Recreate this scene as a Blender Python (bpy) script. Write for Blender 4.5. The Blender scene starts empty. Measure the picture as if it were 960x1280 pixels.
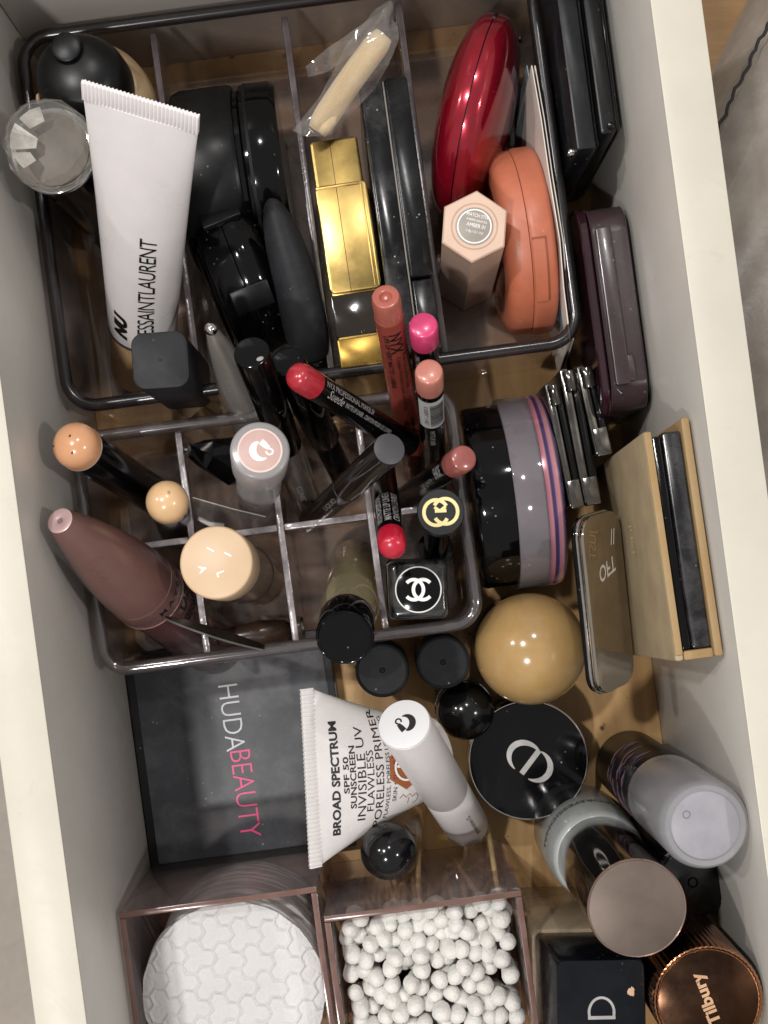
import bpy, bmesh, math, random
from mathutils import Vector, Matrix, noise as mnoise
R = math.radians
random.seed(7)
MM = 0.001
scene = bpy.context.scene
COL = scene.collection

# ------------------------------------------------------------------ camera
ZC, F, NX, NY = 0.56, 1600.0, 477.0, 703.0      # camera height, focal length in photo pixels, plumb point
cam_data = bpy.data.cameras.new('Camera')
cam = bpy.data.objects.new('Camera', cam_data)
COL.objects.link(cam)
cam.location = (0, 0, ZC)
cam_data.sensor_fit = 'VERTICAL'
cam_data.sensor_height = 36.0
cam_data.sensor_width = 27.0
cam_data.lens = 36.0 * F / 1280.0
cam_data.shift_x = (480 - NX) / 1280.0
cam_data.shift_y = -(640 - NY) / 1280.0
cam_data.clip_start = 0.01
cam_data.clip_end = 20
scene.camera = cam

# ------------------------------------------------------------------ light
world = bpy.data.worlds.new('World')
scene.world = world
world.use_nodes = True
bg = world.node_tree.nodes['Background']
bg.inputs['Color'].default_value = (1.0, 0.985, 0.972, 1)
bg.inputs['Strength'].default_value = 0.40

def lamp(name, loc, power, size, color=(1.0, 0.978, 0.955)):
    d = bpy.data.lights.new(name, 'AREA')
    d.shape = 'DISK'
    d.size = size
    d.energy = power
    d.color = color
    o = bpy.data.objects.new(name, d)
    COL.objects.link(o)
    o.location = loc
    o.rotation_euler = (Vector((0, 0, 0.05)) - Vector(loc)).to_track_quat('-Z', 'Y').to_euler()
    return o
lamp('ceiling_spot_key', (-0.62, 0.42, 1.75), 13.5, 0.07)
lamp('ceiling_spot_back', (0.10, 0.95, 1.75), 6.0, 0.07)
lamp('ceiling_spot_left', (-1.55, 0.55, 1.75), 9.0, 0.09)
lamp('ceiling_spot_right', (1.35, -0.15, 1.75), 8.0, 0.09)
lamp('ceiling_spot_front', (-0.35, -0.70, 1.75), 13.5, 0.09)

scene.view_settings.view_transform = 'Standard'
scene.view_settings.look = 'None'
scene.view_settings.exposure = 0.0
scene.view_settings.gamma = 1.0
scene.render.engine = 'CYCLES'
scene.cycles.use_denoising = True
scene.cycles.max_bounces = 10
scene.cycles.transparent_max_bounces = 24
scene.cycles.caustics_reflective = False
scene.cycles.caustics_refractive = False
scene.cycles.sample_clamp_indirect = 4.0

# ------------------------------------------------------------------ layout helpers
TH = math.atan(0.1337)                              # the drawer is turned a little in the photo
CT, ST = math.cos(TH), math.sin(TH)
def P(px, py, z):
    s = (ZC - z) / F
    return Vector(((px - NX) * s, -(py - NY) * s, z))
def D(u, v, z):
    return Vector((u * CT - v * ST, u * ST + v * CT, z))
def UV(px, py, z):
    p = P(px, py, z)
    return (p.x * CT + p.y * ST, -p.x * ST + p.y * CT)
def frame(o, zax, xhint):
    z = Vector(zax).normalized()
    x = Vector(xhint)
    x = (x - z * x.dot(z)).normalized()
    y = z.cross(x)
    m = Matrix.Identity(4)
    for i in range(3):
        m[i][0], m[i][1], m[i][2], m[i][3] = x[i], y[i], z[i], o[i]
    return m
def axis_frame(base, top):                          # local X looks at the camera
    mid = (base + top) / 2
    return frame(base, top - base, Vector((0, 0, ZC)) - mid)
def drawer_frame(u, v, z, extra=0.0):
    return Matrix.Translation(D(u, v, z)) @ Matrix.Rotation(TH + extra, 4, 'Z')
def image_angle(m):                                 # angle in the local XY plane of the photo's right-hand direction
    x = m.to_3x3().transposed() @ Vector((1, 0, 0))
    return math.atan2(x.y, x.x)

# ------------------------------------------------------------------ materials
MATS = {}
def srgb(c):
    if isinstance(c, str):
        c = tuple(int(c[i:i + 2], 16) for i in (0, 2, 4))
    r = []
    for v in c:
        v /= 255.0
        r.append(v / 12.92 if v <= 0.04045 else ((v + 0.055) / 1.055) ** 2.4)
    return (r[0], r[1], r[2], 1)
def new_mat(name):
    m = bpy.data.materials.new(name)
    m.use_nodes = True
    nt = m.node_tree
    for n in list(nt.nodes):
        nt.nodes.remove(n)
    out = nt.nodes.new('ShaderNodeOutputMaterial')
    return m, nt, out
def nd(nt, t, **kw):
    n = nt.nodes.new(t)
    for k, v in kw.items():
        if k in n.inputs.keys():
            n.inputs[k].default_value = v
        else:
            setattr(n, k, v)
    return n
def mixc(nt, fac, a, b):
    n = nt.nodes.new('ShaderNodeMix')
    n.data_type = 'RGBA'
    for i, v in ((0, fac), (6, a), (7, b)):
        if hasattr(v, 'is_linked'):
            nt.links.new(v, n.inputs[i])
        else:
            n.inputs[i].default_value = v
    return n.outputs[2]
def ramp(nt, src, lo, hi, a=0.0, b=1.0):
    n = nt.nodes.new('ShaderNodeMapRange')
    nt.links.new(src, n.inputs[0])
    n.inputs[1].default_value, n.inputs[2].default_value = lo, hi
    n.inputs[3].default_value, n.inputs[4].default_value = a, b
    return n.outputs[0]
def mat(name, c, rough=0.4, metal=0.0, coat=0.0, dust=0.0, smudge=0.0, vary=0.06, bump=0.0, bscale=400.0, sss=0.0, spec=0.5, c2=None, alpha=None, sheen=0.0):
    if name in MATS:
        return MATS[name]
    m, nt, out = new_mat(name)
    p = nd(nt, 'ShaderNodeBsdfPrincipled')
    nt.links.new(p.outputs[0], out.inputs[0])
    base = srgb(c)
    tc = nd(nt, 'ShaderNodeTexCoord')
    n1 = nd(nt, 'ShaderNodeTexNoise', Scale=70.0, Detail=6.0, Roughness=0.65)
    nt.links.new(tc.outputs['Object'], n1.inputs['Vector'])
    lo = tuple(v * (1 - vary * 2) for v in base[:3]) + (1,)
    hi = tuple(min(1, v * (1 + vary * 2)) for v in base[:3]) + (1,)
    if c2:
        hi = srgb(c2)
    colr = mixc(nt, ramp(nt, n1.outputs[0], 0.3, 0.7), lo, hi)
    rsock = ramp(nt, n1.outputs[0], 0.25, 0.75, max(0.02, rough - 0.06), min(1, rough + 0.07))
    if smudge:
        n3 = nd(nt, 'ShaderNodeTexNoise', Scale=48.0, Detail=9.0, Roughness=0.72, Distortion=0.25)
        nt.links.new(tc.outputs['Object'], n3.inputs['Vector'])
        f = ramp(nt, n3.outputs[0], 0.46, 0.78, 0, smudge)
        colr = mixc(nt, f, colr, (0.25, 0.24, 0.235, 1))
    if dust:
        v = nd(nt, 'ShaderNodeTexVoronoi', Scale=330.0, Randomness=1.0)
        nt.links.new(tc.outputs['Object'], v.inputs['Vector'])
        n4 = nd(nt, 'ShaderNodeTexNoise', Scale=90.0, Detail=3.0)
        nt.links.new(tc.outputs['Object'], n4.inputs['Vector'])
        sp = ramp(nt, v.outputs['Distance'], 0.15, 0.09, 0, 1)
        gate = ramp(nt, n4.outputs[0], 0.55, 0.66, 0, dust)
        mu = nd(nt, 'ShaderNodeMath', operation='MULTIPLY')
        nt.links.new(sp, mu.inputs[0]); nt.links.new(gate, mu.inputs[1])
        colr = mixc(nt, mu.outputs[0], colr, (0.5, 0.48, 0.45, 1))
    nt.links.new(colr, p.inputs['Base Color'])
    nt.links.new(rsock, p.inputs['Roughness'])
    p.inputs['Metallic'].default_value = metal
    p.inputs['Specular IOR Level'].default_value = spec
    p.inputs['Coat Weight'].default_value = coat
    p.inputs['Coat Roughness'].default_value = 0.06
    if sheen:
        p.inputs['Sheen Weight'].default_value = sheen
    if sss:
        p.inputs['Subsurface Weight'].default_value = sss
        p.inputs['Subsurface Scale'].default_value = 0.002
    if alpha is not None:
        p.inputs['Alpha'].default_value = alpha
    if bump:
        n2 = nd(nt, 'ShaderNodeTexNoise', Scale=bscale, Detail=5.0)
        nt.links.new(tc.outputs['Object'], n2.inputs['Vector'])
        b = nd(nt, 'ShaderNodeBump', Strength=bump, Distance=0.0006)
        nt.links.new(n2.outputs[0], b.inputs['Height'])
        nt.links.new(b.outputs[0], p.inputs['Normal'])
    MATS[name] = m
    return m
def clear(name, tint, rough=0.04, ior=1.49, body=0.0, bodycol=(0.5, 0.5, 0.5, 1), scuff=0.0, gain=1.0):
    """thin see-through plastic: tinted transparency, fresnel gloss and, if milky, some diffuse body"""
    if name in MATS:
        return MATS[name]
    m, nt, out = new_mat(name)
    t = nd(nt, 'ShaderNodeBsdfTransparent', Color=tint)
    g = nd(nt, 'ShaderNodeBsdfGlossy', Roughness=rough, Color=(1, 1, 1, 1))
    # same reflectance from either side of the sheet (Schlick), so thin walls do not turn opaque from inside
    ge = nd(nt, 'ShaderNodeNewGeometry')
    dt = nd(nt, 'ShaderNodeVectorMath', operation='DOT_PRODUCT')
    nt.links.new(ge.outputs['Normal'], dt.inputs[0]); nt.links.new(ge.outputs['Incoming'], dt.inputs[1])
    ab = nd(nt, 'ShaderNodeMath', operation='ABSOLUTE'); nt.links.new(dt.outputs['Value'], ab.inputs[0])
    om = nd(nt, 'ShaderNodeMath', operation='SUBTRACT', use_clamp=True); om.inputs[0].default_value = 1.0; nt.links.new(ab.outputs[0], om.inputs[1])
    pw = nd(nt, 'ShaderNodeMath', operation='POWER'); pw.inputs[1].default_value = 5.0; nt.links.new(om.outputs[0], pw.inputs[0])
    f0 = ((ior - 1) / (ior + 1)) ** 2
    mm = nd(nt, 'ShaderNodeMapRange')
    nt.links.new(pw.outputs[0], mm.inputs[0])
    mm.inputs[3].default_value, mm.inputs[4].default_value = min(1, f0 * gain), min(0.85, 0.75 * gain)
    cur = t.outputs[0]
    if body or scuff:
        df = nd(nt, 'ShaderNodeBsdfDiffuse', Color=bodycol)
        tl = nd(nt, 'ShaderNodeBsdfTranslucent', Color=bodycol)
        a = nd(nt, 'ShaderNodeMixShader', Fac=0.4)
        nt.links.new(df.outputs[0], a.inputs[1]); nt.links.new(tl.outputs[0], a.inputs[2])
        mx = nd(nt, 'ShaderNodeMixShader', Fac=body)
        if scuff:
            tc = nd(nt, 'ShaderNodeTexCoord')
            n = nd(nt, 'ShaderNodeTexNoise', Scale=160.0, Detail=8.0, Roughness=0.75)
            nt.links.new(tc.outputs['Object'], n.inputs['Vector'])
            f = ramp(nt, n.outputs[0], 0.45, 0.8, body, body + scuff)
            nt.links.new(f, mx.inputs[0])
        nt.links.new(cur, mx.inputs[1]); nt.links.new(a.outputs[0], mx.inputs[2])
        cur = mx.outputs[0]
    s = nd(nt, 'ShaderNodeMixShader')
    nt.links.new(mm.outputs[0], s.inputs[0])
    nt.links.new(cur, s.inputs[1]); nt.links.new(g.outputs[0], s.inputs[2])
    nt.links.new(s.outputs[0], out.inputs[0])
    MATS[name] = m
    return m

def wood_mat(name, c1, c2, stretch=(30, 3.5, 30), rot=0.0, rough=0.45):
    m, nt, out = new_mat(name)
    p = nd(nt, 'ShaderNodeBsdfPrincipled', Roughness=rough)
    tc = nd(nt, 'ShaderNodeTexCoord')
    mp = nd(nt, 'ShaderNodeMapping')
    mp.inputs['Scale'].default_value = stretch
    mp.inputs['Rotation'].default_value = (0, 0, rot)
    nt.links.new(tc.outputs['Object'], mp.inputs['Vector'])
    n = nd(nt, 'ShaderNodeTexNoise', Scale=4.0, Detail=8.0, Roughness=0.6, Distortion=0.6)
    nt.links.new(mp.outputs[0], n.inputs['Vector'])
    n2 = nd(nt, 'ShaderNodeTexNoise', Scale=14.0, Detail=4.0)
    nt.links.new(tc.outputs['Object'], n2.inputs['Vector'])
    c = mixc(nt, ramp(nt, n.outputs[0], 0.3, 0.72), srgb(c1), srgb(c2))
    c = mixc(nt, ramp(nt, n2.outputs[0], 0.50, 0.75, 0, 0.55), c, tuple(v * w for v, w in zip(srgb(c1)[:3], (0.72, 0.66, 0.6))) + (1,))
    v = nd(nt, 'ShaderNodeTexVoronoi', Scale=55.0)
    nt.links.new(tc.outputs['Object'], v.inputs['Vector'])
    c = mixc(nt, ramp(nt, v.outputs['Distance'], 0.09, 0.05, 0, 0.85), c, (0.02, 0.012, 0.008, 1))
    nt.links.new(c, p.inputs['Base Color'])
    b = nd(nt, 'ShaderNodeBump', Strength=0.15, Distance=0.0005)
    nt.links.new(n.outputs[0], b.inputs['Height'])
    nt.links.new(b.outputs[0], p.inputs['Normal'])
    nt.links.new(p.outputs[0], out.inputs[0])
    MATS[name] = m
    return m

def laminate_mat(name, c, rough=0.35, stain=0.25):
    m, nt, out = new_mat(name)
    p = nd(nt, 'ShaderNodeBsdfPrincipled', Roughness=rough)
    tc = nd(nt, 'ShaderNodeTexCoord')
    n = nd(nt, 'ShaderNodeTexNoise', Scale=18.0, Detail=9.0, Roughness=0.7)
    nt.links.new(tc.outputs['Object'], n.inputs['Vector'])
    n2 = nd(nt, 'ShaderNodeTexNoise', Scale=60.0, Detail=9.0, Roughness=0.75, Distortion=1.5)
    nt.links.new(tc.outputs['Object'], n2.inputs['Vector'])
    base = srgb(c)
    cc = mixc(nt, ramp(nt, n.outputs[0], 0.35, 0.7), base, tuple(v * 0.9 for v in base[:3]) + (1,))
    cc = mixc(nt, ramp(nt, n2.outputs[0], 0.6, 0.8, 0, stain), cc, tuple(v * w for v, w in zip(base[:3], (0.72, 0.66, 0.58))) + (1,))
    nt.links.new(cc, p.inputs['Base Color'])
    nt.links.new(ramp(nt, n2.outputs[0], 0.3, 0.8, rough, rough + 0.2), p.inputs['Roughness'])
    nt.links.new(p.outputs[0], out.inputs[0])
    MATS[name] = m
    return m

# ------------------------------------------------------------------ geometry helpers (verts, faces)
def join(*gs):
    V, Fc = [], []
    for v, f in gs:
        k = len(V)
        V += list(v)
        Fc += [tuple(i + k for i in q) for q in f]
    return V, Fc
def xf(g, m):
    return [tuple(m @ Vector(v)) for v in g[0]], g[1]
def move(g, x, y, z):
    return [(v[0] + x, v[1] + y, v[2] + z) for v in g[0]], g[1]
def lathe(prof, n=48, wob=None):
    V, Fc, rings = [], [], []
    for r, z in prof:
        if r < 1e-7:
            rings.append([len(V)])
            V.append((0, 0, z))
        else:
            k = len(V)
            for i in range(n):
                a = 2 * math.pi * i / n
                q = r * (wob(a, z) if wob else 1)
                V.append((q * math.cos(a), q * math.sin(a), z))
            rings.append(list(range(k, k + n)))
    for a, b in zip(rings, rings[1:]):
        if len(a) == 1 and len(b) == 1:
            continue
        for i in range(n):
            j = (i + 1) % n
            if len(a) == 1:
                Fc.append((a[0], b[j], b[i]))
            elif len(b) == 1:
                Fc.append((a[i], a[j], b[0]))
            else:
                Fc.append((a[i], a[j], b[j], b[i]))
    if len(prof) == 3 and len(rings[0]) > 1 and len(rings[-1]) > 1:      # a thin raised ring, no end caps
        for i in range(n):
            j = (i + 1) % n
            Fc.append((rings[-1][i], rings[-1][j], rings[0][j], rings[0][i]))
        return V, Fc
    if len(rings[0]) > 1:
        Fc.append(tuple(reversed(rings[0])))
    if len(rings[-1]) > 1:
        Fc.append(tuple(rings[-1]))
    return V, Fc
def cyl(r, z0, z1, bev=0.0004, r2=None, n=48):
    r2 = r if r2 is None else r2
    pr = [(0, z0), (r - bev, z0), (r - bev * 0.3, z0 + bev * 0.3), (r, z0 + bev), (r2, z1 - bev), (r2 - bev * 0.3, z1 - bev * 0.3), (r2 - bev, z1), (0, z1)]
    return lathe(pr, n)
def domed(r, z0, z1, h, n=48, bev=0.0008):
    """cylinder from z0 to z1 with a shallow dome of height h on top"""
    pr = [(0, z0), (r, z0), (r, z1 - bev), (r - bev * 0.35, z1 - bev * 0.2)]
    for i in range(1, 9):
        t = i / 8
        pr.append(((r - bev * 0.35) * math.cos(t * math.pi / 2), z1 + h * math.sin(t * math.pi / 2)))
    pr[-1] = (0, z1 + h)
    return lathe(pr, n)
def rr(w, h, r, n=8):
    pts = []
    for cx, cy, a0 in ((w / 2 - r, h / 2 - r, 0), (-w / 2 + r, h / 2 - r, 90), (-w / 2 + r, -h / 2 + r, 180), (w / 2 - r, -h / 2 + r, 270)):
        for i in range(n + 1):
            a = R(a0 + 90 * i / n)
            pts.append((cx + r * math.cos(a), cy + r * math.sin(a)))
    return pts
def loft(rings, cap=True):
    n = len(rings[0])
    V, Fc = [], []
    for rg in rings:
        V += [tuple(p) for p in rg]
    for k in range(len(rings) - 1):
        for i in range(n):
            j = (i + 1) % n
            Fc.append((k * n + i, k * n + j, (k + 1) * n + j, (k + 1) * n + i))
    if cap:
        Fc.append(tuple(reversed(range(n))))
        Fc.append(tuple(range((len(rings) - 1) * n, len(rings) * n)))
    return V, Fc
def slab(w, h, r, z0, z1, bev=0.0005, n=8):
    """rounded-corner plate with softened edges"""
    def ring(ins, z):
        return [(x, y, z) for x, y in rr(w - 2 * ins, h - 2 * ins, max(r - ins, 1e-5), n)]
    b = bev
    return loft([ring(b, z0), ring(b * 0.3, z0 + b * 0.3), ring(0, z0 + b), ring(0, z1 - b), ring(b * 0.3, z1 - b * 0.3), ring(b, z1)])
def box(x0, x1, y0, y1, z0, z1, bev=0.0004):
    g = slab(x1 - x0, y1 - y0, min(bev * 1.2, (x1 - x0) / 2.2, (y1 - y0) / 2.2), z0, z1, min(bev, (z1 - z0) / 2.2), 2)
    return move(g, (x0 + x1) / 2, (y0 + y1) / 2, 0)
def prism(poly, z0, z1, bev=0.0004):
    cx = sum(p[0] for p in poly) / len(poly); cy = sum(p[1] for p in poly) / len(poly)
    def ring(ins, z):
        o = []
        for x, y in poly:
            d = math.hypot(x - cx, y - cy)
            k = (d - ins) / d
            o.append((cx + (x - cx) * k, cy + (y - cy) * k, z))
        return o
    return loft([ring(bev, z0), ring(0, z0 + bev), ring(0, z1 - bev), ring(bev, z1)])
def sweep(path, rad, n=8, closed=False, flat=None):
    """round bar along a list of points"""
    pts = [Vector(p) for p in path]
    V, Fc = [], []
    m = len(pts)
    for i, p in enumerate(pts):
        a = pts[(i - 1) % m] if (closed or i > 0) else p
        b = pts[(i + 1) % m] if (closed or i < m - 1) else p
        t = (b - a).normalized()
        up = Vector((0, 0, 1)) if abs(t.z) < 0.9 else Vector((1, 0, 0))
        s = t.cross(up).normalized()
        q = s.cross(t)
        rr_ = rad[i] if isinstance(rad, (list, tuple)) else rad
        for k in range(n):
            ang = 2 * math.pi * k / n
            V.append(tuple(p + s * (rr_ * math.cos(ang)) + q * (rr_ * (flat or 1) * math.sin(ang))))
    for i in range(m if closed else m - 1):
        for k in range(n):
            a, b = i * n + k, i * n + (k + 1) % n
            c, d = ((i + 1) % m) * n + (k + 1) % n, ((i + 1) % m) * n + k
            Fc.append((a, b, c, d))
    if not closed:
        Fc.append(tuple(reversed(range(n))))
        Fc.append(tuple(range((m - 1) * n, m * n)))
    return V, Fc
def ribbon(path, widths, th=0.0002):
    """flat stroke in XY with a little thickness, widths may vary along it"""
    pts = [Vector((p[0], p[1])) for p in path]
    V, Fc = [], []
    m = len(pts)
    for i, p in enumerate(pts):
        t = (pts[min(i + 1, m - 1)] - pts[max(i - 1, 0)]).normalized()
        s = Vector((-t.y, t.x))
        w = widths[i] if isinstance(widths, (list, tuple)) else widths
        a, b = p + s * w / 2, p - s * w / 2
        V += [(a.x, a.y, th), (b.x, b.y, th), (b.x, b.y, 0), (a.x, a.y, 0)]
    for i in range(m - 1):
        k, j = i * 4, i * 4 + 4
        for q in range(4):
            Fc.append((k + q, j + q, j + (q + 1) % 4, k + (q + 1) % 4))
    Fc.append((0, 1, 2, 3))
    e = (m - 1) * 4
    Fc.append((e + 3, e + 2, e + 1, e))
    return V, Fc
def arc(cx, cy, rx, ry, a0, a1, n=20, rot=0):
    o = []
    for i in range(n + 1):
        a = R(a0 + (a1 - a0) * i / n)
        x, y = rx * math.cos(a), ry * math.sin(a)
        o.append((cx + x * math.cos(rot) - y * math.sin(rot), cy + x * math.sin(rot) + y * math.cos(rot)))
    return o
def ball(r, n=32, m=20, sx=1, sy=1, sz=1):
    pr = [(r * math.sin(math.pi * i / m), -r * math.cos(math.pi * i / m)) for i in range(m + 1)]
    pr[0] = (0, -r); pr[-1] = (0, r)
    g = lathe(pr, n)
    return [(x * sx, y * sy, z * sz) for x, y, z in g[0]], g[1]

# ------------------------------------------------------------------ object helpers
def thing(name, label, cat, m=None, group=None):
    o = bpy.data.objects.new(name, None)
    COL.objects.link(o)
    o.empty_display_size = 0.01
    if m is not None:
        o.matrix_world = m
    o['label'] = label
    o['category'] = cat
    if group:
        o['group'] = group
    return o
def mesh_of(name, g, material, smooth=True, angle=35):
    me = bpy.data.meshes.new(name)
    me.from_pydata([tuple(v) for v in g[0]], [], [tuple(f) for f in g[1]])
    me.validate()
    bm = bmesh.new(); bm.from_mesh(me)
    bmesh.ops.remove_doubles(bm, verts=bm.verts, dist=1e-7)
    bmesh.ops.recalc_face_normals(bm, faces=bm.faces)
    bm.to_mesh(me); bm.free()
    if smooth:
        me.shade_smooth()
        me.set_sharp_from_angle(angle=R(angle))
    me.materials.append(material)
    return me
def part(parent, name, g, material, smooth=True, angle=42, label=None):
    o = bpy.data.objects.new(name, mesh_of(name, g, material, smooth, angle))
    COL.objects.link(o)
    o.parent = parent
    if label:
        o['label'] = label
    return o
def structure(name, g, material, **kw):
    o = bpy.data.objects.new(name, mesh_of(name, g, material, **kw))
    COL.objects.link(o)
    o['kind'] = 'structure'
    return o

def text_geo(body, w=None, h=None, bold=0.0, shear=0.0, space=1.0, th=0.0):
    cu = bpy.data.curves.new('lettering', 'FONT')
    cu.body = body
    cu.size = 1.0
    cu.offset = bold
    cu.shear = shear
    cu.space_character = space
    cu.align_x = 'CENTER'
    cu.resolution_u = 3
    o = bpy.data.objects.new('lettering_tmp', cu)
    COL.objects.link(o)
    dg = bpy.context.evaluated_depsgraph_get()
    me = bpy.data.meshes.new_from_object(o.evaluated_get(dg))
    V = [v.co.copy() for v in me.vertices]
    Fc = [tuple(p.vertices) for p in me.polygons]
    bpy.data.objects.remove(o)
    bpy.data.curves.remove(cu)
    bpy.data.meshes.remove(me)
    x0, x1 = min(v.x for v in V), max(v.x for v in V)
    y0, y1 = min(v.y for v in V), max(v.y for v in V)
    sy = (h / (y1 - y0)) if h else None
    sx = (w / (x1 - x0)) if w else sy
    if sy is None:
        sy = sx
    return [((v.x - (x0 + x1) / 2) * sx, (v.y - (y0 + y1) / 2) * sy, 0.0) for v in V], Fc
def subdivided(g, maxlen):
    me = bpy.data.meshes.new('t'); me.from_pydata(g[0], [], g[1])
    bm = bmesh.new(); bm.from_mesh(me); bpy.data.meshes.remove(me)
    bmesh.ops.triangulate(bm, faces=bm.faces)
    for _ in range(3):
        es = [e for e in bm.edges if e.calc_length() > maxlen]
        if not es:
            break
        bmesh.ops.subdivide_edges(bm, edges=es, cuts=1)
        bmesh.ops.triangulate(bm, faces=bm.faces)
    bm.verts.index_update()
    r = ([tuple(v.co) for v in bm.verts], [tuple(v.index for v in f.verts) for f in bm.faces])
    bm.free()
    return r
def wrapped(g, fn, maxlen=None):
    if maxlen:
        g = subdivided(g, maxlen)
    return [tuple(fn(v[0], v[1])) for v in g[0]], g[1]
LIFT = 0.00012
def round_down(r, z0, a0=0.0, taper=0.0):            # text reading down the axis
    return lambda u, v: ((r + LIFT - taper * u) * math.cos(a0 + v / r), (r + LIFT - taper * u) * math.sin(a0 + v / r), z0 - u)
def round_up(r, z0, a0=0.0):                         # text reading up the axis
    return lambda u, v: ((r + LIFT) * math.cos(a0 - v / r), (r + LIFT) * math.sin(a0 - v / r), z0 + u)
def round_about(r, z0, a0=0.0):                      # text running round the axis
    return lambda u, v: ((r + LIFT) * math.cos(a0 + u / r), (r + LIFT) * math.sin(a0 + u / r), z0 + v)
def flat_at(x0, y0, z, ang=0.0):
    c, s = math.cos(ang), math.sin(ang)
    return lambda u, v: (x0 + u * c - v * s, y0 + u * s + v * c, z + LIFT)
def letters(parent, g, fn, material, name='lettering', maxlen=None):
    return part(parent, name, wrapped(g, fn, maxlen), material, smooth=False)
def solid_logo(parent, g, m2, material, name='logo'):
    return part(parent, name, xf(g, m2), material)

# ------------------------------------------------------------------ shared materials
RIMW = laminate_mat('cream_laminate', 'c6bfb1', 0.35, 0.5)
WALLG = laminate_mat('grey_white_lining', 'cac5bd', 0.26, 0.4)
PLY = wood_mat('plywood_base', 'b08858', 'cfab78', rot=-TH)
SMOKE = clear('smoked_acrylic', (0.965, 0.94, 0.93, 1), 0.06, 1.49, body=0.05, bodycol=(0.52, 0.47, 0.45, 1), scuff=0.12, gain=1.5)
SMOKE_RIM = clear('smoked_acrylic_rim', (0.42, 0.38, 0.39, 1), 0.20, 1.5, body=0.35, bodycol=(0.04, 0.036, 0.038, 1), gain=1.1)
SMOKE_DIV = clear('smoked_acrylic_divider', (0.95, 0.92, 0.91, 1), 0.07, 1.49, body=0.07, bodycol=(0.46, 0.40, 0.40, 1), scuff=0.12, gain=1.3)
DIV_EDGE = mat('divider_edge', '857b7e', 0.12, spec=1.0, vary=0.3, bump=0.35, bscale=500, c2='c9bfc1')
DIV_EDGE2 = mat('dark_divider_edge', '4a4142', 0.2, spec=0.6, vary=0.15, bump=0.15, bscale=600, c2='5d5354')
BRIGHT_FLOOR = clear('brightened_tray_floor', (0.94, 0.90, 0.88, 1), 0.12, 1.45, body=0.20, bodycol=(0.55, 0.46, 0.39, 1), scuff=0.22)  # pale diffuse body put in to brighten the dim compartments
ROSE_ACR = clear('rose_clear_acrylic', (0.93, 0.885, 0.875, 1), 0.03, 1.49, body=0.13, bodycol=(0.58, 0.50, 0.50, 1), scuff=0.07)
ROSE_EDGE = mat('rose_acrylic_edge', '6b5048', 0.18, spec=0.6, vary=0.12)
BLKM = mat('matte_black', '131315', 0.5, spec=0.18, dust=0.35, smudge=0.06, vary=0.12)
BLKS = mat('satin_black', '0c0c0d', 0.34, spec=0.25, dust=0.3, smudge=0.04, vary=0.12)
BLKG = mat('gloss_black', '060607', 0.08, dust=0.5, spec=0.32, vary=0.1)
BLKP = mat('pencil_black', '0b0a0b', 0.16, dust=0.2, vary=0.1)
CHAR = mat('charcoal_rubber', '202124', 0.5, spec=0.22, smudge=0.08, dust=0.2, vary=0.1)
CHROME = mat('chrome', 'c9c7c6', 0.07, metal=1.0, vary=0.05)
STEEL = mat('brushed_steel', '8f8a84', 0.22, metal=1.0, vary=0.1)
WPRINT = mat('white_print', 'e4e2df', 0.5)
GPRINT = mat('grey_print', '9c9a99', 0.5)
KPRINT = mat('black_print', '121012', 0.45)

# ================================================================== SETTING
FLOOR = laminate_mat('taupe_stone_floor', '9a8f84', 0.45, 0.5)
g = box(-2.2, 2.2, -2.2, 2.2, -0.34, -0.30, 0.001)
structure('floor', g, FLOOR)

# ------------------------------------------------------------------ drawer
H = 0.142
UL, UR, VB, VF = -0.1156, 0.1115, 0.2285, -0.262
BT = 0.0163
drawer = thing('drawer', 'cream white open drawer with grey lining and plywood base holding all the makeup', 'drawer', Matrix.Rotation(TH, 4, 'Z'))
def board(name, x0, x1, y0, y1):
    b = part(drawer, name, box(x0, x1, y0, y1, -0.012, H - 0.0012, 0.0006), WALLG)
    part(b, 'edge_band', box(x0 - 0.0002, x1 + 0.0002, y0 - 0.0002, y1 + 0.0002, H - 0.0011, H, 0.0004), RIMW)
board('side_panel', UL - BT, UL, VF, VB + BT)
board('side_panel', UR, UR + BT, VF, VB + BT)
board('back_panel', UL + 0.0002, UR - 0.0002, VB, VB + BT)
board('front_panel', UL + 0.0002, UR - 0.0002, VF - BT, VF)
part(drawer, 'base_panel', box(UL + 0.0001, UR - 0.0001, VF + 0.0001, VB - 0.0001, -0.008, 0.0, 0.0002), PLY)

# ------------------------------------------------------------------ beyond the right side
TANB = wood_mat('tan_board', '7a5c38', '94724a', (6, 40, 30), 0.5)
t = thing('wooden_board', 'brown wooden board beyond the top right corner of the drawer', 'board', Matrix.Translation(P(930, 60, -0.10)))
part(t, 'panel', box(-0.09, 0.16, -0.16, 0.2, -0.02, 0.0, 0.001), TANB)
LEATH = mat('taupe_leather', '8f867c', 0.38, bump=0.35, bscale=300, vary=0.08)
t = thing('leather_seat', 'taupe leather seat with dark zigzag seam beside the drawer on the right', 'seat', Matrix.Identity(4))
pa, pb = P(962, -30, -0.03), P(880, 140, -0.03)
dirv = (pb - pa).normalized(); nrm = Vector((-dirv.y, dirv.x, 0))
if nrm.x < 0:
    nrm = -nrm
V, Fc = [], []
NU_, NV_ = 40, 24
for i in range(NU_ + 1):
    for j in range(NV_ + 1):
        a = -0.16 + 0.72 * i / NU_; b = 0.30 * j / NV_
        zz = -0.03 - 0.05 * math.exp(-b / 0.006) + 0.012 * math.sin(b * 55 + a * 9) * (1 - math.exp(-b / 0.02)) - 0.01 * math.exp(-((b - 0.045) / 0.012) ** 2)
        q = pa + dirv * a + nrm * b
        V.append((q.x, q.y, zz))
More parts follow.
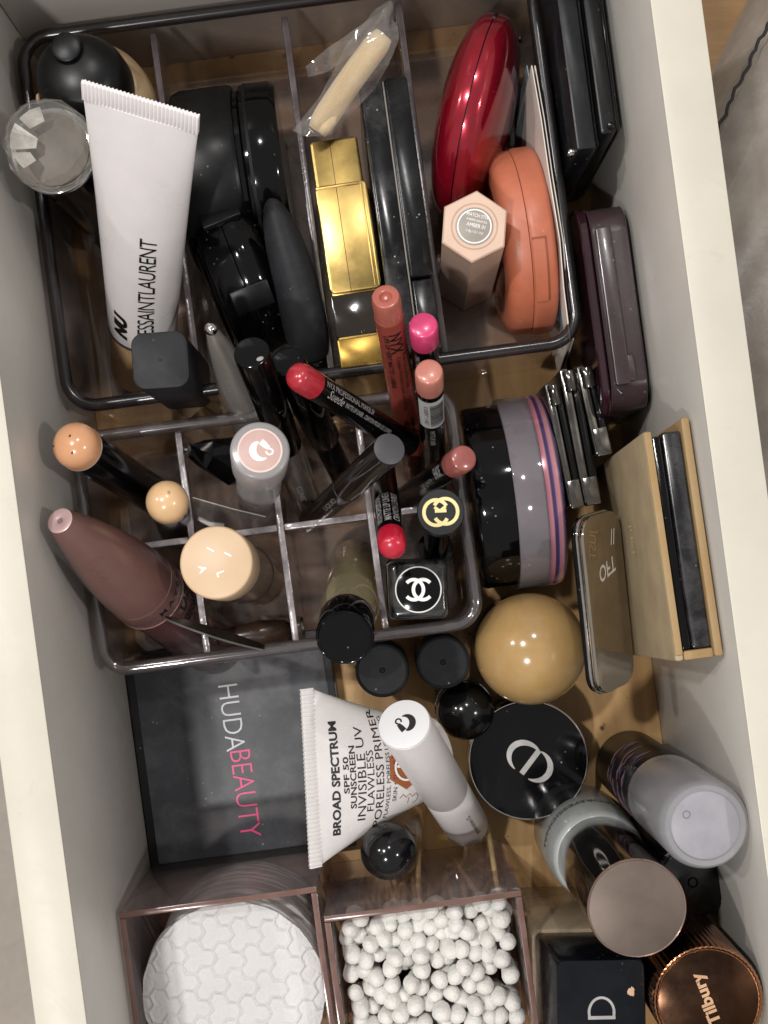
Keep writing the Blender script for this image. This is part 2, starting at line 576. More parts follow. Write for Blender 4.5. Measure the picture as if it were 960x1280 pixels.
for i in range(NU_):
    for j in range(NV_):
        k = i * (NV_ + 1) + j
        Fc.append((k, k + 1, k + NV_ + 2, k + NV_ + 1))
nn = len(V)
V += [(x, y, -0.29) for x, y, z in V]
Fc += [tuple(reversed([i + nn for i in f])) for f in Fc]
def rim_idx():
    top = [i * (NV_ + 1) for i in range(NU_ + 1)]
    right = [NU_ * (NV_ + 1) + j for j in range(1, NV_ + 1)]
    bot = [i * (NV_ + 1) + NV_ for i in range(NU_ - 1, -1, -1)]
    left = [j for j in range(NV_ - 1, 0, -1)]
    return top + right + bot + left
rl = rim_idx()
for a, b in zip(rl, rl[1:] + rl[:1]):
    Fc.append((a, b, b + nn, a + nn))
part(t, 'cover', (V, Fc), LEATH, angle=60)
path = []
for i in range(160):
    a = -0.05 + 0.4 * i / 159
    q = pa + dirv * a + nrm * (0.0085 + 0.0005 * math.sin(i * 1.9) + 0.0004 * math.sin(i * 0.7))
    path.append((q.x, q.y, -0.0275 + 0.002))
part(t, 'seam', sweep(path, 0.0008, 6), mat('seam_thread', '191614', 0.7))

# ================================================================== ORGANISERS
SMOKE_RIM2 = clear('clear_grey_rim', (0.74, 0.71, 0.71, 1), 0.09, 1.55, body=0.18, bodycol=(0.22, 0.20, 0.205, 1), scuff=0.2, gain=2.0)
def organizer(name, label, u0, u1, v0, v1, zt, rad, us, hs, edge, rimm):
    cu, cv = (u0 + u1) / 2, (v0 + v1) / 2
    w, h = u1 - u0, v1 - v0
    t = thing(name, label, 'organizer', drawer_frame(cu, cv, 0.0006))
    def ring(ins, z):
        return [(x, y, z) for x, y in rr(w - 2 * ins, h - 2 * ins, max(rad - ins, 0.001), 10)]
    wall = 0.0022
    body = loft([ring(0.004, 0.0), ring(0.0025, 0.0005), ring(0.0018, 0.003), ring(0.0012, zt - 0.004), ring(0.0012 + wall, zt - 0.004), ring(0.0018 + wall, 0.0045), ring(0.004 + wall, 0.0022)])
    part(t, 'tray', body, SMOKE)
    part(t, 'tray_floor', loft([ring(0.0075, 0.0023), ring(0.0075, 0.0026)]), BRIGHT_FLOOR)
    path = [(x, y, zt - 0.0026) for x, y in rr(w - 0.0056, h - 0.0056, rad - 0.0028, 10)]
    part(t, 'rim', sweep(path, 0.0025, 12, closed=True, flat=0.95), rimm)
    for x in us:
        d = part(t, 'divider', box(x - cu - 0.0011, x - cu + 0.0011, -h / 2 + 0.0045, h / 2 - 0.0045, 0.0026, zt - 0.0105, 0.0003), SMOKE_DIV)
        part(d, 'top_edge', box(x - cu - 0.0013, x - cu + 0.0013, -h / 2 + 0.0046, h / 2 - 0.0046, zt - 0.0104, zt - 0.0092, 0.0005), edge)
    for y in hs:
        xs = [u0] + list(us) + [u1]
        for a, b in zip(xs, xs[1:]):
            a2 = a - cu + (0.0046 if a == u0 else 0.0014); b2 = b - cu - (0.0046 if b == u1 else 0.0014)
            d = part(t, 'cross_divider', box(a2, b2, y - cv - 0.0011, y - cv + 0.0011, 0.0026, zt - 0.0105, 0.0003), SMOKE_DIV)
            part(d, 'top_edge', box(a2, b2, y - cv - 0.0013, y - cv + 0.0013, zt - 0.0104, zt - 0.0092, 0.0005), edge)
    return t
organizer('makeup_organizer', 'large smoked clear tray with four long compartments at the back of the drawer', -0.1142, 0.0895, 0.072, 0.2216, 0.068, 0.014, [-0.0613, -0.0095, 0.0355], [], DIV_EDGE2, SMOKE_RIM)
organizer('makeup_organizer', 'smaller smoked clear tray with eight square compartments full of lip pencils', -0.1138, 0.037, -0.0305, 0.0655, 0.068, 0.012, [-0.0723, -0.0373, -0.0019], [0.0187], DIV_EDGE, SMOKE_RIM2)

# ================================================================== STANDING THINGS
def stand(name, label, cat, top, base=None, group=None):
    """a thing whose axis runs from its base to its top; a missing base means it stands upright"""
    pt = P(*top)
    pb = Vector((pt.x, pt.y, base)) if not isinstance(base, tuple) else P(*base)
    m = axis_frame(pb, pt) if (pt - pb).xy.length > 1e-5 else frame(pb, (0, 0, 1), (1, 0, 0))
    t = thing(name, label, cat, m, group)
    return t, (pt - pb).length, m
def disc_text(t, m, L, body, w, h, dx=0, dy=0, rot=0, material=None, z=None, **kw):
    """lettering on the top face, dx/dy/rot given as seen in the photo"""
    ia = image_angle(m)
    c, s = math.cos(ia), math.sin(ia)
    return letters(t, text_geo(body, w, h, **kw), flat_at(dx * c - dy * s, dx * s + dy * c, L if z is None else z, ia + rot), material)
def top_matrix(m, L, rot=0, dx=0, dy=0):
    ia = image_angle(m)
    c, s = math.cos(ia), math.sin(ia)
    return Matrix.Translation((dx * c - dy * s, dx * s + dy * c, L)) @ Matrix.Rotation(ia + rot, 4, 'Z')
def glossier_mark(sz):
    """curled G: heavy crescent, slanted cut block and a small tail hook"""
    a = arc(0, 0, 0.36 * sz, 0.36 * sz, 100, 292, 26)
    w = [sz * (0.04 + 0.26 * math.sin(math.pi * (i / 26) ** 0.8)) for i in range(27)]
    b = [(0.02 * sz, 0.36 * sz), (0.16 * sz, 0.20 * sz), (0.30 * sz, 0.04 * sz)]
    c = arc(0.30 * sz, -0.10 * sz, 0.13 * sz, 0.12 * sz, 95, -200, 18)
    return join(ribbon(a, w, 0.0001), move(ribbon(b, [0.26 * sz, 0.24 * sz, 0.16 * sz], 0.0001), 0, 0, 0.00002), move(ribbon(c, 0.07 * sz, 0.0001), 0, 0, 0.00004))

# --- back left: dropper-like bottles
BEIGE_B = mat('beige_foundation_glass', 'b99d78', 0.2, coat=0.3)
t, L, m = stand('foundation_bottle', 'round beige foundation bottle under a domed black cap in the back left corner', 'bottle', (95, 88, 0.095), 0.003)
part(t, 'bottle', lathe([(0, 0), (0.021, 0), (0.0225, 0.002), (0.0228, 0.055), (0.0215, 0.064), (0.018, 0.0685), (0, 0.07)]), BEIGE_B)
part(t, 'cap', lathe([(0, 0.0702), (0.0172, 0.0702), (0.0176, 0.073), (0.0170, 0.082), (0.0160, 0.0865), (0.0138, 0.0895), (0.0100, 0.0915), (0.005, 0.0925), (0.0, 0.0928)], wob=lambda a, z: 1 + 0.012 * math.sin(3 * a)), BLKS, angle=60)
part(t, 'button', move(cyl(0.0056, 0.0895, 0.0952, 0.0012), -0.003, 0.0075, 0), BLKS)
part(t, 'paint_chip', move(ball(0.0018, 12, 8, 0.5, 1.2, 1.2), -0.0165, -0.0065, 0.081), mat('chip_beige', 'd8b794', 0.5))
t, L, m = stand('perfume_bottle', 'black bottle with a round faceted crystal top leaning on the left wall', 'bottle', (57, 176, 0.120), 0.003)
part(t, 'body', lathe([(0, 0), (0.0105, 0), (0.011, 0.002), (0.0118, 0.07), (0.0135, 0.100), (0.0135, 0.1035), (0, 0.1035)]), BLKG)
part(t, 'collar', cyl(0.0152, 0.1037, 0.1065, 0.0006), CHROME)
CRYS = clear('crystal_glass', (0.93, 0.92, 0.90, 1), 0.02, 1.6, body=0.10, bodycol=(0.6, 0.58, 0.55, 1), gain=1.6)
n = 10
rings = []
for r_, z_, of in ((0.0146, 0.1067, 0), (0.0158, 0.1100, 0.5), (0.0156, 0.1150, 0), (0.0140, 0.1185, 0.5), (0.0122, 0.1190, 0)):
    rings.append([(r_ * math.cos(2 * math.pi * (i + of) / n), r_ * math.sin(2 * math.pi * (i + of) / n), z_) for i in range(n)])
part(t, 'crystal_top', loft(rings), CRYS, smooth=False)
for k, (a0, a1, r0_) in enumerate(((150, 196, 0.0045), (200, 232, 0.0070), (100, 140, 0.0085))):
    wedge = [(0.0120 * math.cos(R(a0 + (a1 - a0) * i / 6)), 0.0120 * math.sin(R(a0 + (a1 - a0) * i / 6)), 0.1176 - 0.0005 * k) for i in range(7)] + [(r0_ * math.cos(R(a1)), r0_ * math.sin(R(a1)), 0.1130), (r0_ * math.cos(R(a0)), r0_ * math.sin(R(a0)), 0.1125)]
    part(t, 'facet_reflection', (wedge, [tuple(range(9))]), mat('crystal_sheen', 'c4bfb8', 0.3, metal=0.2, vary=0.3), smooth=False)  # pale wedge paints a bright reflection inside the crystal
part(t, 'inner_disc', cyl(0.0128, 0.1072, 0.1078, 0.0002), mat('crystal_foil', '5e5244', 0.45, vary=0.25))

# --- squeeze tubes
def tube_thing(name, label, crimp_a, crimp_b, base, r, cap_len, squash=0.55):
    A, B, C0 = P(*crimp_a), P(*crimp_b), P(*base)
    mid = (A + B) / 2
    m = frame(C0, mid - C0, A - B)
    camd = Vector((0, 0, ZC)) - (mid + C0) / 2
    if Vector((m[0][1], m[1][1], m[2][1])).dot(camd) < 0:
        m = frame(C0, mid - C0, B - A)
    t = thing(name, label, 'tube', m)
    L = (mid - C0).length
    Wc = (A - B).length / 2
    def prof(z):
        k = max(0.0, min(1.0, (z - cap_len) / (L - 0.004 - cap_len)))
        e = k * k * (3 - 2 * k) if squash > 0.9 else k ** 1.25
        return r + (Wc - r) * e, max(0.0007, r * (1 - k ** 1.6) + 0.0007 * k)
    return t, L, Wc, prof, m
def tube_body(prof, z0, z1, n=26, seg=56):
    rings = []
    for i in range(n + 1):
        z = z0 + (z1 - z0) * i / n
        w, h = prof(z)
        rings.append([(w * math.cos(2 * math.pi * k / seg), h * math.sin(2 * math.pi * k / seg), z) for k in range(seg)])
    return loft(rings)
def crimp_end(W, z0, z1, ribs):
    """ribbed flat seal"""
    V, Fc = [], []
    n = ribs * 6
    for i in range(n + 1):
        x = -W + 2 * W * i / n
        y = 0.00085 + 0.00028 * math.sin(2 * math.pi * i / 6)
        V += [(x, y, z0), (x, y, z1 - 0.0003), (x, y - 0.0003, z1), (x, -y + 0.0003, z1), (x, -y, z1 - 0.0003), (x, -y, z0)]
    for i in range(n):
        for q in range(6):
            a, b = i * 6 + q, i * 6 + (q + 1) % 6
            Fc.append((a, b, b + 6, a + 6))
    Fc.append(tuple(range(6))); Fc.append(tuple(n * 6 + q for q in reversed(range(6))))
    return V, Fc
def on_tube(prof, fx, fz):
    def f(u, v):
        x, z = fx(u, v), fz(u, v)
        w, h = prof(z)
        k = max(0.0, 1 - (x / w) ** 2)
        return (x, h * math.sqrt(k) + LIFT * 1.6, z)
    return f
WHT = mat('white_tube_plastic', 'dfd9d8', 0.30, coat=0.2, vary=0.02)
t, L, Wc, prof, m = tube_thing('foundation_tube', 'white squeeze tube with beige cap standing on its cap, crimped end up', (102, 97, 0.150), (249, 148, 0.146), (179, 462, 0.004), 0.0137, 0.022)
part(t, 'body', tube_body(prof, 0.0352, L - 0.0075), WHT, angle=60)
part(t, 'crimp', crimp_end(Wc * 1.0, L - 0.0078, L, 30), WHT)
part(t, 'neck_line', cyl(0.01405, 0.0341, 0.0351, 0.0002), KPRINT)
part(t, 'cap', lathe([(0, 0), (0.0122, 0), (0.0134, 0.0012), (0.0138, 0.0339), (0, 0.0339)]), mat('beige_cap', 'caa67c', 0.3, coat=0.3))
letters(t, text_geo('NU', 0.0150, 0.0060, bold=0.07, shear=0.3), on_tube(prof, lambda u, v: 0.0052 + v, lambda u, v: 0.0470 + u), KPRINT, maxlen=0.002)
letters(t, text_geo('YVESSAINTLAURENT', 0.063, 0.0062, space=0.9), on_tube(prof, lambda u, v: -0.0050 + v, lambda u, v: 0.0690 + u), KPRINT, maxlen=0.002)

SUN = mat('pearl_tube_plastic', 'c9c4c1', 0.28, coat=0.2, vary=0.03)
t, L, Wc, prof, m = tube_thing('sunscreen_tube', 'grey white sunscreen tube with ribbed crimp lying over the black palette', (372, 862, 0.082), (391, 1085, 0.078), (536, 946, 0.048), 0.0165, 0.004)
part(t, 'body', tube_body(prof, 0.0, L - 0.0048), SUN, angle=60)
part(t, 'crimp', crimp_end(Wc * 1.0, L - 0.005, L, 42), SUN)
def sun_line(body, z, h, x0, w, **kw):
    letters(t, text_geo(body, w, h, **kw), on_tube(prof, lambda u, v: x0 - u, lambda u, v: z + v), KPRINT if kw.get('k', 1) else KPRINT, maxlen=0.002)
sun_line('BROAD SPECTRUM', L - 0.0108, 0.0030, 0.001, 0.0435, bold=0.035)
sun_line('SPF 50', L - 0.0145, 0.0020, 0.000, 0.014, bold=0.02)
sun_line('SUNSCREEN', L - 0.0169, 0.0022, 0.001, 0.024, bold=0.02)
sun_line('INVISIBLE UV', L - 0.0200, 0.0031, 0.000, 0.036)
sun_line('FLAWLESS', L - 0.0232, 0.0026, 0.003, 0.0235)
sun_line('PORELESS PRIMER', L - 0.0266, 0.0029, -0.001, 0.0450)
sun_line('FLAWLESS, PORELESS LOOKING', L - 0.0299, 0.0018, -0.001, 0.0390)
sun_line('SKIN + DAILY DEFENCE', L - 0.0324, 0.0016, -0.002, 0.028)
COPP = mat('copper_print', 'a5603a', 0.35, metal=0.3)
hexa = [(0.0088 * math.cos(R(60 * k)), 0.0074 * math.sin(R(60 * k))) for k in range(6)]
hexg = ([(x, y, 0) for x, y in hexa] + [(0, 0, 0)], [(i, (i + 1) % 6, 6) for i in range(6)])
badge = letters(t, hexg, on_tube(prof, lambda u, v: -0.001 - u, lambda u, v: L - 0.0368 + v), COPP, name='badge', maxlen=0.0012)
def up_tube(prof, fx, fz, e=LIFT * 4):
    f0 = on_tube(prof, fx, fz)
    return lambda u, v: (lambda p: (p[0], p[1] + e, p[2]))(f0(u, v))
gg = join(ribbon(arc(0, 0, 0.0050, 0.0046, 60, 300, 18), 0.0008, 0), ribbon([(0.0006, 0.004), (0.0006, -0.004)], 0.001, 0))
gg = (gg[0], gg[1])
letters(t, ([(x, y, 0) for x, y, z in gg[0]], gg[1]), up_tube(prof, lambda u, v: -0.001 - u, lambda u, v: L - 0.0368 + v), WPRINT, name='emblem', maxlen=0.0015)
chain = [(-0.0085 + 0.0019 * i, 0.0009 * (1 if i % 2 else -1)) for i in range(10)]
mol = join(ribbon(chain, 0.00035, 0), ribbon([(-0.0028, -0.0009), (-0.0028, -0.004)], 0.00035, 0), ribbon([(0.0029, -0.0009), (0.0029, -0.0035), (0.001, -0.0045)], 0.00035, 0), ribbon([(0.0048, 0.0009), (0.0048, 0.0035)], 0.00035, 0), ribbon([(0.0048 + 0.0018 * math.cos(R(60 * k + 90)), 0.0053 + 0.0018 * math.sin(R(60 * k + 90))) for k in range(7)], 0.00035, 0))
letters(t, ([(x, y, 0) for x, y, z in mol[0]], mol[1]), on_tube(prof, lambda u, v: 0.0105 - v * 0.8, lambda u, v: L - 0.0405 - u * 0.7), mat('red_brown_print', '7a3b30', 0.5), name='molecule_drawing', maxlen=0.0015)

# --- square black cap
t, L, m = stand('lip_gloss', 'tall matte black square capped bottle standing in front of the white tube', 'lip gloss', (200, 450, 0.105), 0.003)
def sq(w, r, z, rot):
    c, s = math.cos(rot), math.sin(rot)
    return [(x * c - y * s, x * s + y * c, z) for x, y in rr(w, w, r, 6)]
part(t, 'cap', loft([sq(0.019, 0.004, 0.04, R(4)), sq(0.0198, 0.004, 0.042, R(4)), sq(0.0203, 0.0045, L - 0.0012, R(4)), sq(0.0198, 0.0045, L - 0.0003, R(4)), sq(0.0185, 0.004, L, R(4))]), CHAR)
part(t, 'body', loft([sq(0.0185, 0.004, 0.0, R(4)), sq(0.0185, 0.004, 0.0398, R(4))]), BLKG)
part(t, 'dimple', cyl(0.0007, L + 0.00002, L + 0.0001, 0.00003, n=16), BLKM)

# --- jar on its side and compacts standing on edge (axis across the drawer)
def edge_disc(name, label, cat, u0, v, r, cz, yaw=0.0, roll=0.0, group=None):
    """frame whose local Z runs along +u (left to right) through the disc's centre"""
    ang = TH + yaw
    zax = Vector((math.cos(ang), math.sin(ang), math.tan(roll)))
    m = frame(D(u0, v, cz), zax, (0, 0, 1))
    return thing(name, label, cat, m, group)
u_, v_ = UV(245, 185, 0.055)
t = edge_disc('cream_jar', 'large black jar lying on its side behind the white tube', 'jar', -0.0598, 0.163, 0.037, 0.0385)
part(t, 'lid', lathe([(0, 0), (0.030, 0), (0.0345, 0.0015), (0.0358, 0.005), (0.0358, 0.024), (0.0350, 0.0255), (0, 0.0255)], 72), BLKS)
part(t, 'body', lathe([(0, 0.0257), (0.033, 0.0257), (0.033, 0.0275), (0.0348, 0.0285), (0.0352, 0.031), (0.0352, 0.040), (0.0335, 0.0425), (0, 0.0425)], 72), BLKG)
part(t, 'neck_band', lathe([(0, 0.0300), (0.03535, 0.0300), (0.03535, 0.0312), (0, 0.0312)], 72), BLKM)
# ridged compact with clasp
t = edge_disc('compact', 'gloss black compact with clasp standing on edge beside the charcoal sponge tool', 'compact', *UV(258, 345, 0.06), 0.03, 0.0375, yaw=R(14))
part(t, 'lid', lathe([(0, 0), (0.024, 0), (0.0305, 0.0028), (0.0330, 0.0065), (0.034, 0.0125), (0, 0.0125)], 64), BLKG)
part(t, 'base', lathe([(0, 0.0129), (0.034, 0.0129), (0.0345, 0.015), (0.0338, 0.0215), (0.030, 0.025), (0, 0.025)], 64), BLKG)
for a0, nm, w_ in ((28, 'hinge', 0.010), (-30, 'clasp', 0.007)):
    cp = xf(box(-0.0012, 0.0014, -w_ / 2, w_ / 2, 0.006, 0.0215, 0.0005), Matrix.Rotation(R(a0), 4, 'Z') @ Matrix.Translation((0.0345, 0, 0)))
    part(t, nm, cp, BLKS)
for k in range(5):
    part(t, 'ridge', lathe([(0.0265 - k * 0.0035 - 0.0006, -0.0002 + 0.0002 * k), (0.0265 - k * 0.0035, -0.0009), (0.0265 - k * 0.0035 + 0.0006, -0.0002)], 48), BLKG)
# charcoal sponge tool
t, L, m = stand('blending_tool', 'matte charcoal tapered silicone blender lying between black compact and gold compact', 'makeup tool', (347, 246, 0.082), (390, 447, 0.055))
pr = [(0, 0), (0.0070, 0.0), (0.0080, 0.002)]
pr += [(0.0086, 0.010), (0.0087, L * 0.25), (0.0085, L * 0.40)]
for i in range(1, 15):
    a = math.pi / 2 * i / 14
    pr.append((0.0085 * math.cos(a) ** 0.9, L * 0.40 + L * 0.60 * math.sin(a)))
pr[-1] = (0, L)
g = lathe(pr, 40)
g = ([(x, y * 1.0 + (0.0 if z < L * 0.5 else -0.08 * (z - L * 0.5)), z) for x, y, z in g[0]], g[1])
part(t, 'sponge', g, CHAR)
part(t, 'handle', cyl(0.0072, -0.024, -0.0002, 0.001), BLKG)

# gold compact standing on its long edge
GOLD = mat('polished_gold', 'b0955a', 0.31, metal=1.0, vary=0.1, smudge=0.05)
GOLDD = mat('amber_gold', '8f7238', 0.28, metal=0.95, vary=0.1)
def edge_box(name, label, cat, pxa, pxb, zt, width, z0=0.004):
    """box standing on edge; pxa/pxb are the back and front middle points of its top face"""
    a, b = P(pxa[0], pxa[1], zt), P(pxb[0], pxb[1], zt)
    d = a - b
    m = frame(Vector((b.x, b.y, z0)), (0, 0, 1), (d.y, -d.x, 0))
    return thing(name, label, cat, m), d.length, zt - z0
t, L, hh = edge_box('gold_compact', 'polished gold compact standing on edge beside the long black compact', 'compact', (416, 172), (458, 460), 0.069, 0.02)
W = 0.0185
part(t, 'shell', box(-W / 2, W / 2, 0, L, 0, hh - 0.001, 0.0011), GOLD)
part(t, 'clasp', xf(slab(W + 0.0014, L * 0.465, 0.0022, hh - 0.012, hh + 0.0006, 0.0005), Matrix.Translation((0.0004, L * 0.5675, 0))), GOLD)
for k, x in enumerate((W / 2 - 0.0012, W / 2 + 0.0003)):
    part(t, 'raised_rail', box(x - 0.0004, x + 0.0004, L * 0.345, L * 0.79, hh + 0.0004, hh + 0.0012 - 0.0004 * k, 0.0002), GOLD)
part(t, 'raised_rail', box(-W / 2 - 0.0001, W / 2 - 0.0018, L * 0.785, L * 0.795, hh + 0.0004, hh + 0.0011, 0.0002), GOLD)
part(t, 'seam', box(-0.0016, -0.00138, L * 0.336, L * 0.80, hh + 0.0005, hh + 0.00072, 0.00004), KPRINT)
part(t, 'seam', box(-0.0016, -0.00138, L * 0.805, L - 0.001, hh - 0.0012, hh - 0.00088, 0.00004), KPRINT)
part(t, 'reflection_band', box(-W / 2 - 0.0004, W / 2 + 0.0006, L * 0.145, L * 0.33, hh - 0.012, hh - 0.0006, 0.0006), mat('painted_dark_reflection', '1b1206', 0.08, coat=0.6))  # dark reflection in the gold, built as a coloured block
part(t, 'end_block', box(-W / 2 - 0.0004, W / 2 + 0.0004, 0.001, L * 0.14, hh - 0.012, hh - 0.0004, 0.0006), GOLDD)
# long black compact
t, L, hh = edge_box('black_compact', 'long scuffed black compact with pale seam standing beside the gold compact', 'compact', (478, 98), (524, 440), 0.074, 0.02)
W = 0.0185
SCUF = mat('scuffed_black', '0d0d0f', 0.16, dust=1.0, smudge=0.22, vary=0.15, spec=0.35)
SCUF2 = mat('lightly_scuffed_black', '0c0d0f', 0.2, dust=0.8, smudge=0.07, vary=0.12, spec=0.3)
part(t, 'shell', box(-W / 2, -0.00035, 0, L, 0, hh, 0.0010), SCUF)
part(t, 'shell', box(0.00035, W / 2, L * 0.27, L, 0, hh, 0.0009), SCUF2)
part(t, 'seam', box(-0.0003, 0.0003, 0.001, L - 0.001, 0.001, hh - 0.0006, 0.0001), mat('pale_seam', '77736c', 0.4))
part(t, 'clasp', box(0.0006, W / 2 - 0.0004, 0.0008, L * 0.265, 0, hh - 0.0018, 0.0008), SCUF)
# powder puff in plastic
PUFF = mat('cream_velour', 'd9c09a', 0.9, bump=0.5, bscale=500, sheen=0.4, vary=0.05)
pa, pb = P(480, 44, 0.082), P(396, 164, 0.074)
m = frame(pa, pb - pa, Vector((0.5, 0.6, 1)))
t = thing('powder_puff', 'cream velour powder puff on edge inside a clear crinkled bag', 'powder puff', m)
Lp = (pb - pa).length
path = [(0, 0.0006 * math.sin(math.pi * i / 14), Lp * i / 14) for i in range(15)]
rads = [0.0049 * (max(0.3, 1 - abs(2 * i / 14 - 1) ** 14)) ** 0.5 for i in range(15)]
rads[0] = 0.0036; rads[-1] = 0.0036
puff_g = sweep(path, rads, 20)
part(t, 'pad', puff_g, PUFF, angle=80)
FILM = clear('clear_film', (0.93, 0.92, 0.90, 1), 0.10, 1.5, body=0.10, bodycol=(0.75, 0.73, 0.70, 1), scuff=0.2, gain=1.9)
FILMP = mat('white_stitch_print', 'c2ab86', 0.7)
def film_sheet(parent, name, rows, material=None, amp=0.0007, seed=0, sub=8):
    """crinkled sheet through a grid of points"""
    nr, nc = len(rows), len(rows[0])
    V, Fc = [], []
    R_, C_ = (nr - 1) * sub, (nc - 1) * sub
    for i in range(R_ + 1):
        for j in range(C_ + 1):
            a, b = min(i // sub, nr - 2), min(j // sub, nc - 2)
            fa, fb = i / sub - a, j / sub - b
            p = (rows[a][b] * (1 - fa) + rows[a + 1][b] * fa) * (1 - fb) + (rows[a][b + 1] * (1 - fa) + rows[a + 1][b + 1] * fa) * fb
            q = mnoise.noise(p * 160 + Vector((seed, seed * 2, 0))) * amp * 2 + mnoise.noise(p * 420 + Vector((seed, 0, 7))) * amp
            V.append(p + Vector((q, q * 0.6, q)))
    for i in range(R_):
        for j in range(C_):
            k = i * (C_ + 1) + j
            Fc.append((k, k + 1, k + C_ + 2, k + C_ + 1))
    inv = parent.matrix_world.inverted()
    V = [tuple(inv @ v) for v in V]
    return part(parent, name, (V, Fc), material or FILM, angle=50)
film_sheet(t, 'bag', [[P(492, 6, 0.092), P(484, 4, 0.092), P(470, 10, 0.085)], [P(498, 55, 0.088), P(455, 50, 0.094), P(430, 60, 0.086)], [P(470, 110, 0.078), P(425, 105, 0.088), P(402, 118, 0.082)], [P(412, 170, 0.074), P(385, 172, 0.078), P(366, 163, 0.078)]], seed=3)
film_sheet(t, 'bag_flap', [[P(492, 4, 0.093), P(488, 10, 0.09)], [P(440, 38, 0.087), P(446, 62, 0.084)], [P(402, 66, 0.080), P(408, 92, 0.077)], [P(381, 84, 0.078), P(386, 96, 0.075)]], seed=9)
for k in range(30):
    f = k / 29
    a, b = P(452 - 66 * f, 58 + 102 * f, 0.0935 - 0.012 * f), P(458 - 66 * f, 64 + 102 * f, 0.0935 - 0.012 * f)
    inv = m.inverted()
    part(t, 'print_dash', sweep([tuple(inv @ a), tuple(inv @ b)], 0.00013, 4), FILMP, smooth=False)

# red clamshell
RED = mat('candy_red', '960f25', 0.16, metal=0.55, coat=0.8, vary=0.08, dust=0.2)
a, b = P(626, 30, 0.075), P(566, 262, 0.075)
d = (a - b)
zax = Vector((d.y, -d.x, 0)).normalized()
t = thing('red_compact', 'glossy metallic red clamshell compact standing on edge', 'compact', frame(D(*UV(598, 134, 0.058), 0.0445), zax + Vector((0, 0, 0.10)), (0, 0, 1)))
def shell(R0, T, sgn, nr=18, n=64):
    pr = [(R0 * math.sin(math.pi / 2 * i / nr), sgn * (T * math.cos(math.pi / 2 * i / nr) ** 0.75 + 0.00025)) for i in range(nr + 1)]
    pr[0] = (0, pr[0][1])
    pr.append((0, sgn * 0.00022))
    return lathe(pr, n)
part(t, 'lid', shell(0.0400, 0.0142, 1), RED, angle=50)
part(t, 'base', shell(0.0400, 0.0142, -1), RED, angle=50)
part(t, 'gasket', cyl(0.0388, -0.0002, 0.0002, 0.00005, n=64), KPRINT)
for a0 in (58, 82):
    part(t, 'hinge_slot', xf(box(-0.0008, 0.0006, -0.0035, 0.0035, -0.0006 if a0 < 70 else 0.009, 0.0008 if a0 < 70 else 0.0105, 0.0002), Matrix.Rotation(R(-a0 + 5), 4, 'Z') @ Matrix.Translation((0.0398 if a0 < 70 else 0.033, 0, 0))), KPRINT)

# hexagonal stick
t, L, m = stand('contour_stick', 'beige hexagonal contour stick standing upright with round grey label on its end', 'makeup stick', (593, 283, 0.094), (582, 352, 0.004))
BEI = mat('beige_plastic', 'c9ab97', 0.38, vary=0.03)
ia = image_angle(m)
hexp = [(0.0132 * math.cos(ia + R(k * 60 + 86)), 0.0132 * math.sin(ia + R(k * 60 + 86))) for k in range(6)]
def hexring(r, z, tw=0.0):
    return [(r * math.cos(ia + R(k * 60 + 86 + tw)), r * math.sin(ia + R(k * 60 + 86 + tw)), z) for k in range(6)]
part(t, 'body', loft([hexring(0.0122, 0.0), hexring(0.0128, 0.0006), hexring(0.0132, L - 0.0006), hexring(0.0126, L)]), BEI, angle=20)
part(t, 'groove', lathe([(0.0080, L + 0.00002), (0.0083, L + 0.00012), (0.0086, L + 0.00002)], 64), mat('beige_groove', 'b08f7a', 0.5))
part(t, 'label_disc', cyl(0.0069, L + 0.00003, L + 0.00018, 0.00004, n=64), mat('warm_grey_label', '938a80', 0.45))
zt_ = L + 0.0002
for body, w, h, dy in (('MATCH STIX', 0.0082, 0.0013, 0.0038), ('SHIMMER SKINSTICK', 0.0078, 0.0008, 0.0020), ('AMBER 01', 0.0070, 0.0014, 0.0002), ('2.8g / 0.1 OZ', 0.0064, 0.0011, -0.0022)):
    disc_text(t, m, L, body, w, h, dx=0.0005 + dy * 0.2, dy=dy, rot=R(-14), material=WPRINT, z=zt_, bold=0.01)
part(t, 'label_ring', lathe([(0.0058, L + 0.00022), (0.0061, L + 0.00026), (0.0063, L + 0.00022)], 64), WPRINT)

# coral compact on edge
COR = mat('coral_plastic', 'bd6b4e', 0.40, vary=0.06, smudge=0.10, dust=0.25)
t = edge_disc('blush_compact', 'coral orange round blush compact standing on edge beside the beige hexagonal stick', 'compact', 0.0622, 0.1205, 0.037, 0.0405, yaw=R(1))
part(t, 'lid', lathe([(0, 0), (0.030, 0), (0.0325, 0.0004), (0.0345, 0.0014), (0.0358, 0.0030), (0.0364, 0.0050), (0.0366, 0.0092), (0, 0.0092)], 120), COR, angle=60)
part(t, 'base', lathe([(0, 0.0095), (0.0364, 0.0095), (0.0370, 0.0103), (0.0372, 0.0115), (0.0371, 0.0172), (0.0365, 0.0184), (0.0355, 0.0192), (0, 0.0192)], 120), COR)
part(t, 'window', cyl(0.026, -0.0006, -0.0001, 0.0002, n=64), clear('window_plastic', (0.85, 0.8, 0.78, 1), 0.05))
CORD = mat('coral_shadow_line', '8c4a30', 0.5)
